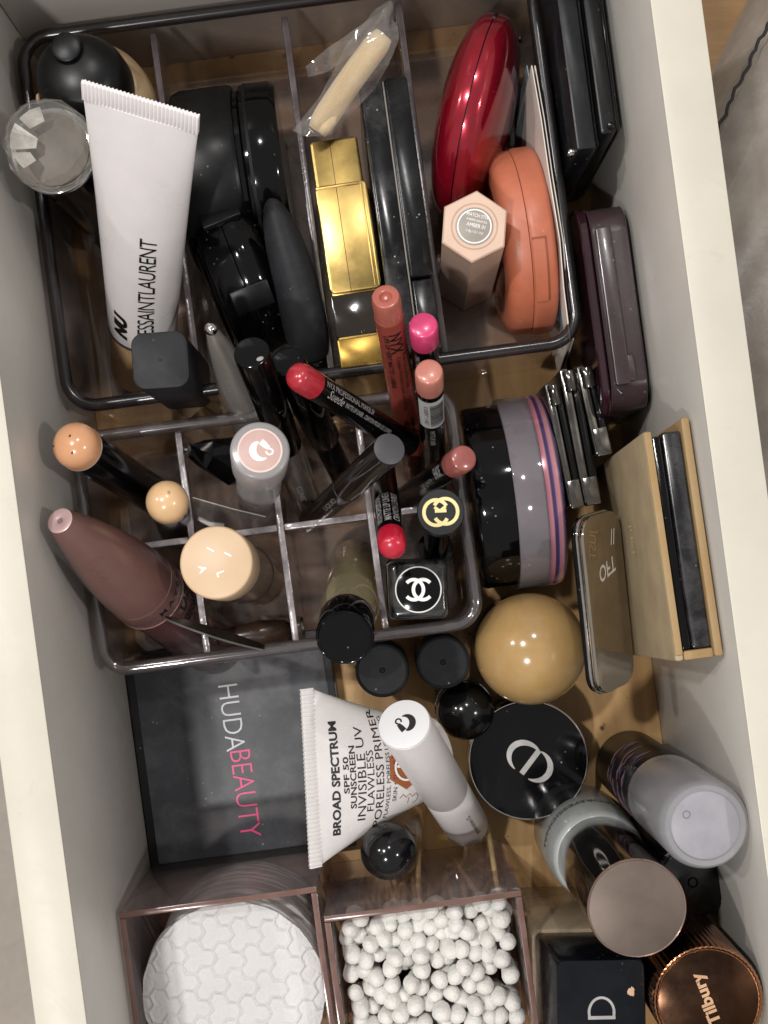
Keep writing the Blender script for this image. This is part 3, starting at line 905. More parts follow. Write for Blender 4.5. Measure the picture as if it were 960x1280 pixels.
def rim_piece(r, a0, a1, z0, z1, th):
    n = 14
    V, Fc = [], []
    for i in range(n + 1):
        a = R(a0 + (a1 - a0) * i / n)
        for q, z in ((r, z0), (r + th, z0), (r + th, z1), (r, z1)):
            V.append((q * math.cos(a), q * math.sin(a), z))
    for i in range(n):
        for q in range(4):
            Fc.append((i * 4 + q, i * 4 + (q + 1) % 4, i * 4 + 4 + (q + 1) % 4, i * 4 + 4 + q))
    Fc.append((0, 1, 2, 3)); Fc.append((n * 4 + 3, n * 4 + 2, n * 4 + 1, n * 4))
    return V, Fc
part(t, 'thumb_catch', rim_piece(0.0368, 12, 50, 0.0100, 0.0148, 0.0008), COR)
part(t, 'catch_groove', rim_piece(0.0368, 11.2, 50, 0.0149, 0.0157, 0.0005), CORD)
part(t, 'catch_groove', rim_piece(0.0368, 10.4, 11.4, 0.0100, 0.0157, 0.0006), CORD)

# paper sachet behind it
PAPER = mat('white_paper', 'd8cfc4', 0.6, vary=0.04)
t = thing('paper_sachet', 'curled white paper sachet with blue print beside the coral compact', 'sachet', Matrix.Identity(4))
def curl(off, zt, px0, col, name):
    rows_t, rows_b = [], []
    pts = [(664, 82), (676, 150), (686, 220), (699, 300), (704, 360), (712, 425)]
    for i, (x, y) in enumerate(pts):
        p = P(x + off, y, zt - 0.004 * abs(i - 2))
        rows_t.append(p); rows_b.append(Vector((p.x - 0.003 * math.sin(i), p.y - 0.006, 0.012)))
    V, Fc = [], []
    n = len(pts)
    th = Vector((0.0004, 0.0001, 0))
    for a, b in zip(rows_t, rows_b):
        V += [a, a + th, b + th, b]
    for i in range(n - 1):
        for q in range(4):
            Fc.append((i * 4 + q, i * 4 + (q + 1) % 4, i * 4 + 4 + (q + 1) % 4, i * 4 + 4 + q))
    Fc.append((0, 1, 2, 3)); Fc.append(tuple((n - 1) * 4 + q for q in (3, 2, 1, 0)))
    part(t, name, ([tuple(v) for v in V], Fc), col)
curl(0, 0.078, 0, PAPER, 'front_sheet')
curl(4, 0.074, 0, PAPER, 'back_sheet')
curl(-6, 0.066, 0, mat('blue_grey_print', '6d8794', 0.4, c2='9aa5a8'), 'printed_sheet')

# --- right of the big tray: two black palettes
def uv_box(t, name, u0, u1, v0, v1, z0, z1, material, bev=0.0008):
    return part(t, name, box(u0, u1, v0, v1, z0, z1, bev), material)
t = thing('eyeshadow_palette', 'slim black palette on edge at top right, nearest the clear tray', 'palette', Matrix.Rotation(TH, 4, 'Z'))
NAVY = mat('navy_black', '101216', 0.34, dust=0.6, smudge=0.08, spec=0.3)
uv_box(t, 'lid', 0.0912, 0.0985, 0.1405, 0.223, 0.004, 0.090, NAVY)
uv_box(t, 'base', 0.0987, 0.1000, 0.142, 0.222, 0.004, 0.0885, BLKG)
part(t, 'hinge_pin', xf(cyl(0.0013, 0, 0.0035, 0.0003, n=20), Matrix.Translation((0.0900, 0.1415, 0.082))), CHROME)
t = thing('eyeshadow_palette', 'glossy black palette on edge at top right, against the drawer wall', 'palette', Matrix.Rotation(TH, 4, 'Z'))
uv_box(t, 'lid', 0.1003, 0.1060, 0.1445, 0.2235, 0.004, 0.092, BLKS)
uv_box(t, 'base', 0.1062, 0.1082, 0.1455, 0.2225, 0.004, 0.089, BLKG)
part(t, 'hinge_pin', xf(cyl(0.0014, 0.0, 0.0016, 0.0003, n=20), Matrix.Translation((0.1042, 0.1470, 0.0912))), BLKG)
# plum palette
PLUM = mat('plum_satin', '382b2e', 0.25, coat=0.15, dust=0.3, vary=0.08)
PLUMD = mat('plum_gloss', '2a141c', 0.10, coat=0.5, dust=0.3)
t = thing('plum_palette', 'plum brown palette with rounded ends standing on edge against the right wall', 'palette', Matrix.Rotation(TH, 4, 'Z'))
def end_round(u0, u1, v0, v1, z0, z1, r=0.012):
    """slab standing on edge, its ends rounded towards the top"""
    prof = []
    for a in range(0, 91, 10):
        prof.append((v1 - r + r * math.sin(R(a)) if False else v1 - r + r * math.cos(R(a)), z1 - r + r * math.sin(R(a))))
    for a in range(90, 181, 10):
        prof.append((v0 + r + r * math.cos(R(a)), z1 - r + r * math.sin(R(a))))
    prof += [(v0, z0), (v1, z0)]
    b = 0.0006
    return loft([[(u0 + b, v, z - (b if z > z0 else 0)) for v, z in prof], [(u0, v, z - 2 * b if z > z0 else z) for v, z in prof], [(u1, v, z - 2 * b if z > z0 else z) for v, z in prof], [(u1 - b, v, z - (b if z > z0 else 0)) for v, z in prof]])
part(t, 'tray', end_round(0.0914, 0.0950, 0.0440, 0.1255, 0.004, 0.0745), PLUMD)
part(t, 'lid', end_round(0.0952, 0.1092, 0.0460, 0.1245, 0.004, 0.0760), PLUM)
part(t, 'raised_tab', xf(slab(0.0058, 0.060, 0.001, 0.0735, 0.0775, 0.0005), Matrix.Translation((0.0995, 0.0845, 0))), PLUM)
part(t, 'catch', xf(slab(0.0075, 0.010, 0.001, 0.0735, 0.0772, 0.0005), Matrix.Translation((0.1010, 0.0605, 0))), PLUM)
for vv in (0.0515, 0.1135):
    part(t, 'hinge_pin', xf(sweep([(0.0950, vv, 0.068), (0.0972, vv + 0.003, 0.0735), (0.0990, vv, 0.0735)], 0.0006, 8), Matrix.Identity(4)), CHROME)

# --- loose powder jar on its side
t = edge_disc('powder_jar', 'large round powder jar on its side with black lid and pink purple striped base', 'jar', 0.0385, 0.0205, 0.0385, 0.0395)
CLR = clear('clear_jar_plastic', (0.80, 0.78, 0.80, 1), 0.05, 1.5, body=0.26, bodycol=(0.44, 0.41, 0.44, 1), scuff=0.12, gain=1.6)
part(t, 'lid', lathe([(0, 0), (0.034, 0), (0.0362, 0.001), (0.0368, 0.003), (0.0368, 0.0145), (0, 0.0145)], 96), BLKG)
part(t, 'band', lathe([(0, 0.0147), (0.0384, 0.0147), (0.0388, 0.0152), (0.0388, 0.0263), (0, 0.0263)], 96), CLR)
part(t, 'inner_cup', lathe([(0, 0.0149), (0.0360, 0.0149), (0.0360, 0.0262), (0, 0.0262)], 96), mat('grey_powder_cup', '7b7378', 0.5))
m, nt, out = new_mat('iridescent_stripes')
p = nd(nt, 'ShaderNodeBsdfPrincipled', Roughness=0.2, Metallic=0.35)
tc = nd(nt, 'ShaderNodeTexCoord'); sx = nd(nt, 'ShaderNodeSeparateXYZ')
nt.links.new(tc.outputs['Object'], sx.inputs[0])
cr = nd(nt, 'ShaderNodeValToRGB')
nt.links.new(ramp(nt, sx.outputs[2], 0.0265, 0.0335), cr.inputs[0])
el = cr.color_ramp.elements
el[0].position, el[0].color = 0.0, srgb('9a6070')
el[1].position, el[1].color = 1.0, srgb('544a78')
for pos, c in ((0.22, 'c07f88'), (0.30, '3a3358'), (0.45, '4a3f70'), (0.52, 'b57a8e'), (0.72, 'c58a86'), (0.80, '5c4a78')):
    e = el.new(pos); e.color = srgb(c)
nt.links.new(cr.outputs[0], p.inputs['Base Color'])
p.inputs['Coat Weight'].default_value = 0.5
nt.links.new(p.outputs[0], out.inputs[0])
part(t, 'striped_base', lathe([(0, 0.0265), (0.0387, 0.0265), (0.0388, 0.0300), (0.0380, 0.0325), (0.036, 0.0335), (0, 0.0335)], 96), m)

# --- stack of chrome-black compacts
DCHR = mat('smoked_chrome', '67645f', 0.12, metal=0.9, smudge=0.25, dust=0.4, vary=0.2)
lab = ('slim chrome black compact on edge, closest to the striped powder jar', 'slim chrome black compact on edge, middle one of three beside the powder jar', 'slim chrome black compact on edge, closest to the plum palette')
for k, (pa_, pb_, zt, w_) in enumerate((((690, 478), (722, 632), 0.070, 0.0062), ((710, 460), (742, 628), 0.068, 0.0070), ((731, 456), (756, 566), 0.064, 0.0070))):
    t, L, hh = edge_box('slim_compact', lab[k], 'compact', pa_, pb_, zt, w_)
    t['group'] = 'slim compacts beside the powder jar'
    part(t, 'shell', box(-w_ / 2, -0.0002, 0, L, 0, hh, 0.0006), DCHR)
    part(t, 'shell', box(0.0002, w_ / 2, 0.001, L - 0.001, 0, hh - 0.0015, 0.0012), BLKG)
    part(t, 'hinge', xf(cyl(w_ * 0.4, 0, 0.008, 0.0004, n=20), Matrix.Translation((0, L - 0.001, hh - 0.001)) @ Matrix.Rotation(R(90), 4, 'X')), DCHR)
    part(t, 'clasp', box(-w_ * 0.4, w_ * 0.4, -0.0009, 0.010, hh - 0.006, hh + 0.0006, 0.0004), DCHR)

# --- tan palette box by the right wall
TAN = mat('tan_board_case', '9e8c6e', 0.55, vary=0.08, bump=0.2, bscale=250, smudge=0.08)
TANE = mat('tan_board_edge', 'b0956c', 0.65, vary=0.12, bump=0.4, bscale=500, c2='97794e')
t = thing('bookshelf_palette', 'tan cardboard cased palette with black inside standing on edge by the right wall', 'palette', Matrix.Rotation(TH, 4, 'Z') @ Matrix.Shear('XY', 4, (0.0, 0.095)) @ Matrix.Translation((0, -0.012, 0)))
u0, u1, v0, v1, zt = 0.0945, 0.1108, -0.0405, 0.0385, 0.124
part(t, 'cover', box(u0, u0 + 0.0030, v0, v1, 0.003, zt, 0.0008), TAN)
part(t, 'cover', box(u1 - 0.0030, u1, v0, v1 + 0.003, 0.003, zt + 0.001, 0.0008), TANE)
part(t, 'cover_edge', box(u0 + 0.0002, u0 + 0.0028, v0 + 0.002, v1 - 0.0004, zt, zt + 0.0009, 0.0004), TANE)
part(t, 'spine', box(u0 + 0.0031, u1 - 0.0031, v0, v0 + 0.0032, 0.003, zt, 0.0006), TANE)
part(t, 'inner_tray', box(u0 + 0.0033, u0 + 0.0063, v0 + 0.0035, v1 - 0.002, 0.003, zt - 0.0015, 0.0006), BLKG)
part(t, 'inner_tray', box(u0 + 0.0066, u1 - 0.0033, v0 + 0.0035, v1 - 0.001, 0.003, zt - 0.0005, 0.0008), mat('smudged_black_tray', '17161a', 0.2, smudge=0.3, dust=0.9))
letters(t, text_geo('JUST', 0.016, 0.007, bold=0.01), lambda a, b: (u0 - 0.0002, 0.004 - a * 0.8, 0.080 + b), mat('cream_print', 'cdb58c', 0.5))

# --- mirror compact leaning by it
MIRR = mat('mirror_lid', 'c4b9aa', 0.05, metal=1.0, vary=0.03)
a, b, c = P(727, 648, 0.088), P(750, 872, 0.080), P(796, 858, 0.058)
ey = (a - b); ex = (c - b); ex = ex - ey * (ex.dot(ey) / ey.length_squared)
nrm = ex.cross(ey).normalized()
m = frame((a + b) / 2 + ex / 2, nrm, ex)
t = thing('mirror_compact', 'slim mirrored compact with silver edge leaning against the tan palette', 'compact', m)
wx, wy = ex.length, ey.length
part(t, 'lid', slab(wx, wy, 0.008, -0.0022, 0.0, 0.0006), MIRR)
part(t, 'frame', slab(wx + 0.0012, wy + 0.0012, 0.0086, -0.0036, -0.0024, 0.0005), CHROME)
part(t, 'base', slab(wx, wy, 0.008, -0.0056, -0.0038, 0.0006), BLKG)
tg = text_geo('OFT', 0.0125, 0.0062, bold=0.015)  # lettering reflected in the mirror, laid on the lid as coloured shapes
letters(t, text_geo('II', 0.004, 0.006, shear=-0.3), lambda u, v: (0.0068 + u, wy * 0.5 - 0.010 - v, LIFT), mat('reflected_letters', 'cfc6ba', 0.45))
letters(t, tg, lambda u, v: (0.0005 + u, wy * 0.5 - 0.0215 - v + 0.25 * u, LIFT), mat('reflected_letters', 'cfc6ba', 0.45))

# ================================================================== BALLS, CAPS AND ROUND THINGS
t, L, m = stand('ball_cap_jar', 'glossy caramel beige ball shaped cap on a dark jar', 'jar', (663, 811, 0.0475), 0.002)
part(t, 'ball_cap', move(ball(0.0224, 64, 40), 0, 0, 0.0455 - 0.002 + 0.002), mat('caramel_gloss', 'a88858', 0.15, coat=0.5, vary=0.05, smudge=0.08, dust=0.3, sss=0.3))
part(t, 'jar', lathe([(0, 0), (0.019, 0), (0.0205, 0.0015), (0.0205, 0.020), (0.0195, 0.0222), (0, 0.0222)]), BLKG)
for i, (x, y, lb) in enumerate(((478, 838, 'small ridged black screw cap nearest the black capped roller bottle'), (554, 828, 'small black screw cap between the tray corner and the caramel ball'))):
    t, L, m = stand('mini_bottle', lb, 'bottle', (x, y, 0.060 if i == 0 else 0.058), 0.002, 'small black capped bottles in front of the tray')
    part(t, 'body', cyl(0.0102, 0, L * 0.55 - 0.0003, 0.0008), clear('brown_glass', (0.45, 0.3, 0.18, 1), 0.05, 1.5, body=0.2, bodycol=(0.12, 0.07, 0.03, 1)))
    part(t, 'cap', lathe([(0, L * 0.55), (0.0104, L * 0.55), (0.0106, L * 0.56), (0.0106, L - 0.0008), (0.0101, L), (0.0096, L - 0.0003), (0.0093, L - 0.0006), (0, L - 0.0006)], 96, wob=lambda a, z: 1 + 0.006 * math.sin(48 * a)), BLKM)
    part(t, 'moulding_dot', lathe([(0.0007, L - 0.00055), (0.0009, L - 0.0003), (0.0011, L - 0.00055)], 24), BLKS)
    part(t, 'moulding_pip', move(ball(0.0004, 10, 8), 0, 0, L - 0.0005), BLKS)

t, L, m = stand('ball_cap_bottle', 'black glossy ball capped bottle touching the round black compact', 'bottle', (584, 893, 0.0485), 0.002, 'black ball capped bottles')
part(t, 'ball_cap', move(ball(0.0119, 48, 32), 0, 0, L - 0.0119), mat('soft_gloss_black', '0d0d0e', 0.13, dust=0.3, vary=0.1))
part(t, 'collar', lathe([(0, L - 0.0235), (0.0120, L - 0.0235), (0.0121, L - 0.0215), (0, L - 0.0215)]), CHROME)
part(t, 'body', cyl(0.0115, 0, L - 0.0237, 0.0008), BLKG)
t, L, m = stand('ball_cap_bottle', 'black ball capped glass bottle behind the clear swab box', 'bottle', (483, 1074, 0.082), (500, 1012, 0.006), 'black ball capped bottles')
part(t, 'ball_cap', move(ball(0.0108, 48, 32, 1, 1, 1.08), 0, 0, L - 0.0112), mat('soft_gloss_black', '0d0d0e'))
part(t, 'body', lathe([(0, 0), (0.0112, 0), (0.0118, 0.001), (0.0118, L - 0.026), (0.0095, L - 0.0215), (0, L - 0.0215)]), clear('bottle_glass', (0.86, 0.80, 0.70, 1), 0.03, 1.5, body=0.06, bodycol=(0.5, 0.4, 0.25, 1), gain=1.5))

# round black compact with silver rim and emblem
t, L, m = stand('round_compact', 'round glossy black compact with silver rim and silver emblem lying flat', 'compact', (661, 951, 0.030), 0.001)
part(t, 'base', cyl(0.0236, 0, 0.0135, 0.001, n=96), BLKG)
part(t, 'rim', lathe([(0, 0.0137), (0.0246, 0.0137), (0.0250, 0.0145), (0.0250, 0.0268), (0.0246, 0.0274), (0, 0.0274)], 96), CHROME)
part(t, 'lid', lathe([(0, 0.02745), (0.0243, 0.02745), (0.0240, 0.0282), (0.016, 0.0290), (0, 0.0293)], 96), BLKG)
SILV = mat('silver_emblem', 'd8d4d0', 0.2, metal=0.8)
def cd_mark(s):
    l_ = arc(-0.10 * s, 0.0, 0.42 * s, 0.36 * s, 62, 262, 24)
    lw = [s * (0.02 + 0.13 * math.sin(math.pi * i / 24) ** 0.8) for i in range(25)]
    r_ = arc(0.16 * s, 0.0, 0.40 * s, 0.36 * s, 100, -78, 24)
    rw = [s * (0.02 + 0.13 * math.sin(math.pi * i / 24) ** 0.8) for i in range(25)]
    bar = [(0.04 * s, 0.35 * s), (0.04 * s, -0.35 * s)]
    return join(ribbon(l_, lw, 0.0004), ribbon(r_, rw, 0.0004), move(ribbon(bar, 0.13 * s, 0.0004), 0, 0, 0.00003))
solid_logo(t, cd_mark(0.0172), top_matrix(m, L + 0.0003, R(-37)), SILV)

# white stick with curled mark
WST = mat('white_satin_plastic', 'cfcac9', 0.34, vary=0.02)
t, L, m = stand('lip_stick', 'white cylindrical lipstick leaning across the sunscreen tube with black mark on top', 'lipstick', (505, 905, 0.112), (583, 1032, 0.022))
part(t, 'cap', cyl(0.00945, L * 0.40, L - 0.0006, 0.0005, n=64), WST)
part(t, 'cap_disc', cyl(0.0092, L - 0.0006, L, 0.0002, n=64), mat('bright_white', 'cfcecf', 0.4, vary=0.01))
part(t, 'base', cyl(0.0093, 0, L * 0.40 - 0.0002, 0.0007, n=64), WST)
solid_logo(t, glossier_mark(0.0078), top_matrix(m, L + 0.00003, R(178), 0.0003, 0.0003), KPRINT)
letters(t, text_geo('generation G', 0.0210, 0.0026), round_up(0.0093, L * 0.17, R(16)), KPRINT, maxlen=0.001)

# ------------------------------------------------------------------ flat black palette with lettering
c0 = [P(162, 852, 0.012), P(196, 1091, 0.012)]
u0 = -0.1150; v_t = -0.0335 + 0.006; v_b = UV(196, 1091, 0.012)[1]; u1 = UV(416, 850, 0.012)[0] + 0.001
v_t = UV(300, 800, 0.012)[1]
cx, cy = (u0 + u1) / 2, (v_t + v_b) / 2
PALM = mat('palette_matte_black', '3f4045', 0.45, dust=0.7, smudge=0.35, vary=0.1)
t = thing('eyeshadow_palette', 'flat square matte black palette with white and pink lettering on the drawer base', 'palette', drawer_frame(cx, cy, 0.0005))
wq, hq = u1 - u0, v_t - v_b
part(t, 'case', slab(wq, hq, 0.0015, 0, 0.0118, 0.0005), mat('palette_edge_black', '161618', 0.35, dust=0.6))
part(t, 'lid_panel', slab(wq - 0.007, hq - 0.007, 0.001, 0.0112, 0.0122, 0.0003), PALM)
ptx = UV(303, 952, 0.0125)
def pal_text(body, px, py, w, h, material):
    uu, vv = UV(px, py, 0.0125)
    letters(t, text_geo(body, w, h, space=0.95, bold=-0.012), flat_at(uu - cx, vv - cy, 0.0123, R(-90)), material)
pal_text('HUDA', 290, 897, 0.0285, 0.0083, mat('palette_white_print', 'c9c9cc', 0.4))
PINK = mat('pink_print', 'e0487f', 0.4)
pal_text('BEAUTY', 307, 992, 0.0375, 0.0088, PINK)

# ------------------------------------------------------------------ right front bottles
FROST = clear('frosted_cap_plastic', (0.80, 0.78, 0.80, 1), 0.25, 1.45, body=0.55, bodycol=(0.62, 0.61, 0.635, 1))
t, L, m = stand('setting_spray', 'black bottle with purple streaks under a tall frosted clear cap by the right wall', 'bottle', (882, 1032, 0.132), 0.001)
part(t, 'body', lathe([(0, 0), (0.0135, 0), (0.0148, 0.0015), (0.0150, 0.070), (0.0135, 0.0765), (0, 0.0765)], 64), BLKS)
part(t, 'nozzle', cyl(0.0062, 0.0767, 0.1120, 0.001), mat('grey_nozzle', '4c4a4e', 0.4))
part(t, 'cap', lathe([(0, 0.0745), (0.0151, 0.0745), (0.0154, 0.0755), (0.0152, L - 0.0035), (0.0142, L - 0.0008), (0.0135, L), (0.0118, L), (0.0112, L - 0.0012), (0, L - 0.0014)], 72), FROST)
part(t, 'cap_disc', cyl(0.0116, L - 0.0013, L - 0.0009, 0.0002, n=64), mat('milky_lilac', '8c8a90', 0.45))
part(t, 'gate_ring', move(lathe([(0.0010, L - 0.0008), (0.0012, L - 0.0005), (0.0014, L - 0.0008)], 24), -0.0062, 0.0035, 0), mat('milky_lilac', '9d97a0'))
PURP = [mat('streak_mauve', '7d5f66', 0.3, metal=0.3), mat('streak_violet', '4a4258', 0.3, metal=0.3)]
rnd = random.Random(4)
for k in range(28):
    zc_ = rnd.uniform(0.030, 0.066); a0 = R(rnd.uniform(95, 205)); da = R(rnd.uniform(15, 50))
    pth = [((0.0151) * math.cos(a0 + da * i / 8), (0.0151) * math.sin(a0 + da * i / 8), zc_ + 0.0015 * (i / 8 - 0.5) + 0.0006 * math.sin(i)) for i in range(9)]
    part(t, 'streak', sweep(pth, [0.00008 + 0.00017 * math.sin(math.pi * i / 8) for i in range(9)], 5), PURP[k % 3 == 0])
t, L, m = stand('primer_bottle', 'pale mint bottle with a wide taupe metallic topped cap', 'bottle', (796, 1135, 0.130), 0.001)
MINT = mat('pale_mint_glass', 'a8acaa', 0.3, coat=0.2, vary=0.03)
part(t, 'body', lathe([(0, 0), (0.0185, 0), (0.0195, 0.0015), (0.0195, 0.036), (0.0191, 0.046), (0.0183, 0.0535), (0.0174, 0.0570), (0.0165, 0.0575), (0, 0.0575)], 72), MINT, angle=60)
part(t, 'cap', lathe([(0, 0.0577), (0.0166, 0.0577), (0.0168, 0.0587), (0.0168, L - 0.0006), (0.0163, L - 0.0002), (0, L - 0.0002)], 72), mat('gunmetal_gloss', '3a322e', 0.07, metal=0.9, vary=0.1))
part(t, 'cap_rim', lathe([(0.0158, L - 0.00015), (0.0164, L + 0.0002), (0.0167, L - 0.0002)], 72), mat('rose_silver', 'c9aea0', 0.15, metal=1.0))
part(t, 'cap_top', cyl(0.0160, L - 0.0001, L + 0.0001, 0.00005, n=72), mat('taupe_metallic', '5e5148', 0.45, metal=0.4, vary=0.05, smudge=0.1))
letters(t, text_geo('POREFESSIONAL', 0.038, 0.0046, bold=0.02), round_about(0.0194, 0.0390, R(126)), mat('embossed_mint', '4c5552', 0.4), maxlen=0.002)
t, L, m = stand('black_jar', 'dark black bottle with small screw emblem hidden between bottles by right wall', 'bottle', (866, 1103, 0.072), 0.001)
part(t, 'body', cyl(0.0148, 0, L - 0.0012, 0.002, n=64), BLKS)
part(t, 'cap', cyl(0.0128, L - 0.0010, L, 0.0006, n=64), BLKS)
part(t, 'emblem', lathe([(0.0013, L), (0.0017, L + 0.0004), (0.0021, L)], 32), BLKM)
# squared bottle with black cap
t, L, m = stand('foundation_bottle', 'square beige bottle with navy black cap and silver letter at the bottom edge', 'bottle', (752, 1274, 0.110), 0.001)
m2 = drawer_frame(*UV(752, 1274, 0.110), 0.001, R(-6.5))
t.matrix_world = m2
def sqr(w, h, r, z):
    return [(x, y, z) for x, y in rr(w, h, r, 5)]
part(t, 'body', loft([sqr(0.0375, 0.0375, 0.003, 0), sqr(0.0385, 0.0385, 0.0035, 0.001), sqr(0.0385, 0.0385, 0.0035, 0.062), sqr(0.0375, 0.0375, 0.0035, 0.0635)]), mat('beige_glass_gloss', 'ad9a80', 0.25, coat=0.2, vary=0.04))
NAVB = mat('navy_cap', '0c0e13', 0.26, dust=0.3, spec=0.2)
part(t, 'cap', loft([sqr(0.0350, 0.0350, 0.002, 0.0637), sqr(0.0352, 0.0352, 0.002, 0.0642), sqr(0.0312, 0.0420, 0.003, L - 0.0006), sqr(0.0304, 0.0412, 0.003, L)]), NAVB)
dm = join(ribbon(arc(0, 0.0, 0.0044, 0.0052, 200, -20, 24), [0.0009] * 25, 0.0004), move(ribbon([(-0.0048, -0.0018), (0.0048, -0.0018)], 0.0012, 0.0004), 0, 0, 0.0001))
solid_logo(t, dm, Matrix.Translation((0.0, 0.0025, L)), SILV)
splat = []
for i in range(14):
    rr_ = 0.0011 * (1 + 0.22 * math.sin(i * 1.1) + 0.12 * math.sin(i * 2.7))
    splat.append((rr_ * math.cos(2 * math.pi * i / 14) + 0.0105, 1.6 * rr_ * math.sin(2 * math.pi * i / 14) + 0.0095, L + 0.00008))
part(t, 'dried_drop', (splat + [(0.0105, 0.0095, L + 0.0003)], [(i, (i + 1) % 14, 14) for i in range(14)]), mat('dried_foundation', 'c3a184', 0.7))
# rose gold
RG = mat('rose_gold', 'b9805c', 0.16, metal=1.0, vary=0.15, dust=0.6)
RGD = mat('rose_gold_top', '4a3325', 0.2, metal=1.0, vary=0.2, dust=0.8, smudge=0.08)
t, L, m = stand('rose_gold_bottle', 'ribbed rose gold capped bottle in the bottom right corner', 'bottle', (886, 1251, 0.120), 0.001)
part(t, 'cap', lathe([(0, 0), (0.0185, 0), (0.0190, 0.002), (0.0190, L - 0.0012), (0.0187, L - 0.0002), (0.0182, L), (0.0176, L - 0.0006), (0, L - 0.0006)], 240, wob=lambda a, z: 1 + 0.007 * math.sin(60 * a)), RG)
part(t, 'cap_top', cyl(0.0172, L - 0.0006, L - 0.0002, 0.0001, n=72), RGD)
disc_text(t, m, L, 'Charlotte', 0.021, 0.0036, dx=0.0005, dy=0.002, rot=R(110 + 180), material=RG, bold=0.02) if False else None
gt = text_geo('Tilbury', 0.0190, 0.0056, bold=0.035)
gt = (gt[0], gt[1])
letters(t, gt, flat_at(*((Matrix.Rotation(image_angle(m), 2) @ Vector((-0.0005, 0.0008)))), L - 0.0001, image_angle(m) + R(112)), mat('bright_rose_gold', 'e2b58f', 0.3, metal=0.7))

# ------------------------------------------------------------------ clear boxes in front
def clear_box(name, label, u0, u1, v0, v1, zt):
    cu, cv = (u0 + u1) / 2, (v0 + v1) / 2
    w, h = u1 - u0, v1 - v0
    t = thing(name, label, 'box', drawer_frame(cu, cv, 0.0006))
    th = 0.0024
    part(t, 'base', box(-w / 2, w / 2, -h / 2, h / 2, 0, 0.002, 0.0003), ROSE_ACR)
    for nm, b in (('wall', (-w / 2, w / 2, h / 2 - th, h / 2)), ('wall', (-w / 2, w / 2, -h / 2, -h / 2 + th)), ('wall', (-w / 2, -w / 2 + th, -h / 2 + th + 0.0001, h / 2 - th - 0.0001)), ('wall', (w / 2 - th, w / 2, -h / 2 + th + 0.0001, h / 2 - th - 0.0001))):
        o = part(t, nm, box(b[0], b[1], b[2], b[3], 0.0022, zt - 0.0006, 0.0003), ROSE_ACR)
        part(o, 'polished_edge', box(b[0] + 0.0001, b[1] - 0.0001, b[2] + 0.0001, b[3] - 0.0001, zt - 0.0005, zt, 0.0002), ROSE_EDGE)
    return t
PB = (-0.1142, -0.0400, -0.1942, -0.1160, 0.084)
SB = (-0.0388, 0.0352, -0.2060, -0.1272, 0.085)
clear_box('cotton_pad_box', 'clear rose tinted acrylic box holding the cotton pads', *PB)
clear_box('cotton_swab_box', 'clear rose tinted acrylic box full of cotton swabs', *SB)

# cotton pads: embossed rounds
COT = mat('cotton', 'c9c7c6', 0.92, bump=0.6, bscale=900, sheen=0.3, vary=0.02, sss=0.1)
def emboss(x, y, cell):
    """0 on the embossed joints between three-lobed tiles, 1 inside them"""
    q = (2 / 3 * x) / cell; r_ = (-x / 3 + math.sqrt(3) / 3 * y) / cell
    cand = []
    for dq in (-1, 0, 1):
        for dr in (-1, 0, 1):
            a, b = round(q) + dq, round(r_) + dr
            cx_, cy_ = cell * 1.5 * a, cell * math.sqrt(3) * (b + a / 2)
            cand.append((math.hypot(x - cx_, y - cy_), a, b))
    cand.sort()
    def tri(a, b):
        k = (a - b) % 3
        return (a, b) if k == 0 else ((a - 1, b) if k == 1 else (a, b - 1))
    d0, a0, b0 = cand[0]
    t0 = tri(a0, b0)
    e = 9.0
    for d1, a1, b1 in cand[1:4]:
        if tri(a1, b1) != t0:
            e = min(e, (d1 - d0) / cell)
    return e
def pad_mesh(r, th, detail):
    V, Fc = [], []
    if detail:
        n, step = 200, 2 * r / 200
        idx = {}
        for i in range(n + 1):
            for j in range(n + 1):
                x, y = -r + i * step, -r + j * step
                d = math.hypot(x, y)
                if d <= r:
                    e = emboss(x, y, 0.0037)
                    z = th - 0.0010 + 0.0010 * max(0.0, 1 - e / 0.45) ** 1.3 + 0.0003 * min(1.0, max(0, (e - 0.3)) / 0.7)
                    z += 0.00025 * mnoise.noise(Vector((x * 220, y * 220, 0))) + 0.00012 * mnoise.noise(Vector((x * 900, y * 900, 3)))
                    z -= 0.0010 * max(0, (d / r - 0.88) / 0.12) ** 2
                    idx[i, j] = len(V)
                    V.append((x, y, z))
        for i in range(n):
            for j in range(n):
                ks = [(i, j), (i + 1, j), (i + 1, j + 1), (i, j + 1)]
                if all(k in idx for k in ks):
                    Fc.append(tuple(idx[k] for k in ks))
        V2, F2 = lathe([(r * 0.985, 0), (r, th * 0.3), (r, th * 0.6), (r * 0.992, th - 0.0014), (r * 0.97, th - 0.0016)], 96, wob=lambda a, z: 1 + 0.004 * math.sin(17 * a) + 0.003 * math.sin(29 * a + 1))
        F2 = F2[:-2]
        return join((V, Fc), (V2, F2))
    return lathe([(0, 0), (r * 0.97, 0), (r * 0.995, th * 0.25), (r, th * 0.5), (r * 0.99, th * 0.85), (r * 0.96, th), (0, th)], 72, wob=lambda a, z: 1 + 0.004 * math.sin(13 * a))
pu, pv = -0.0774, -0.1550
pad_r = 0.0348
thk = 0.0042
n_pads = 17
low = mesh_of('cotton_pad', pad_mesh(pad_r, thk * 0.96, False), COT)
hi = mesh_of('cotton_pad', pad_mesh(pad_r, thk * 0.96, True), COT, angle=70)
rnd = random.Random(11)
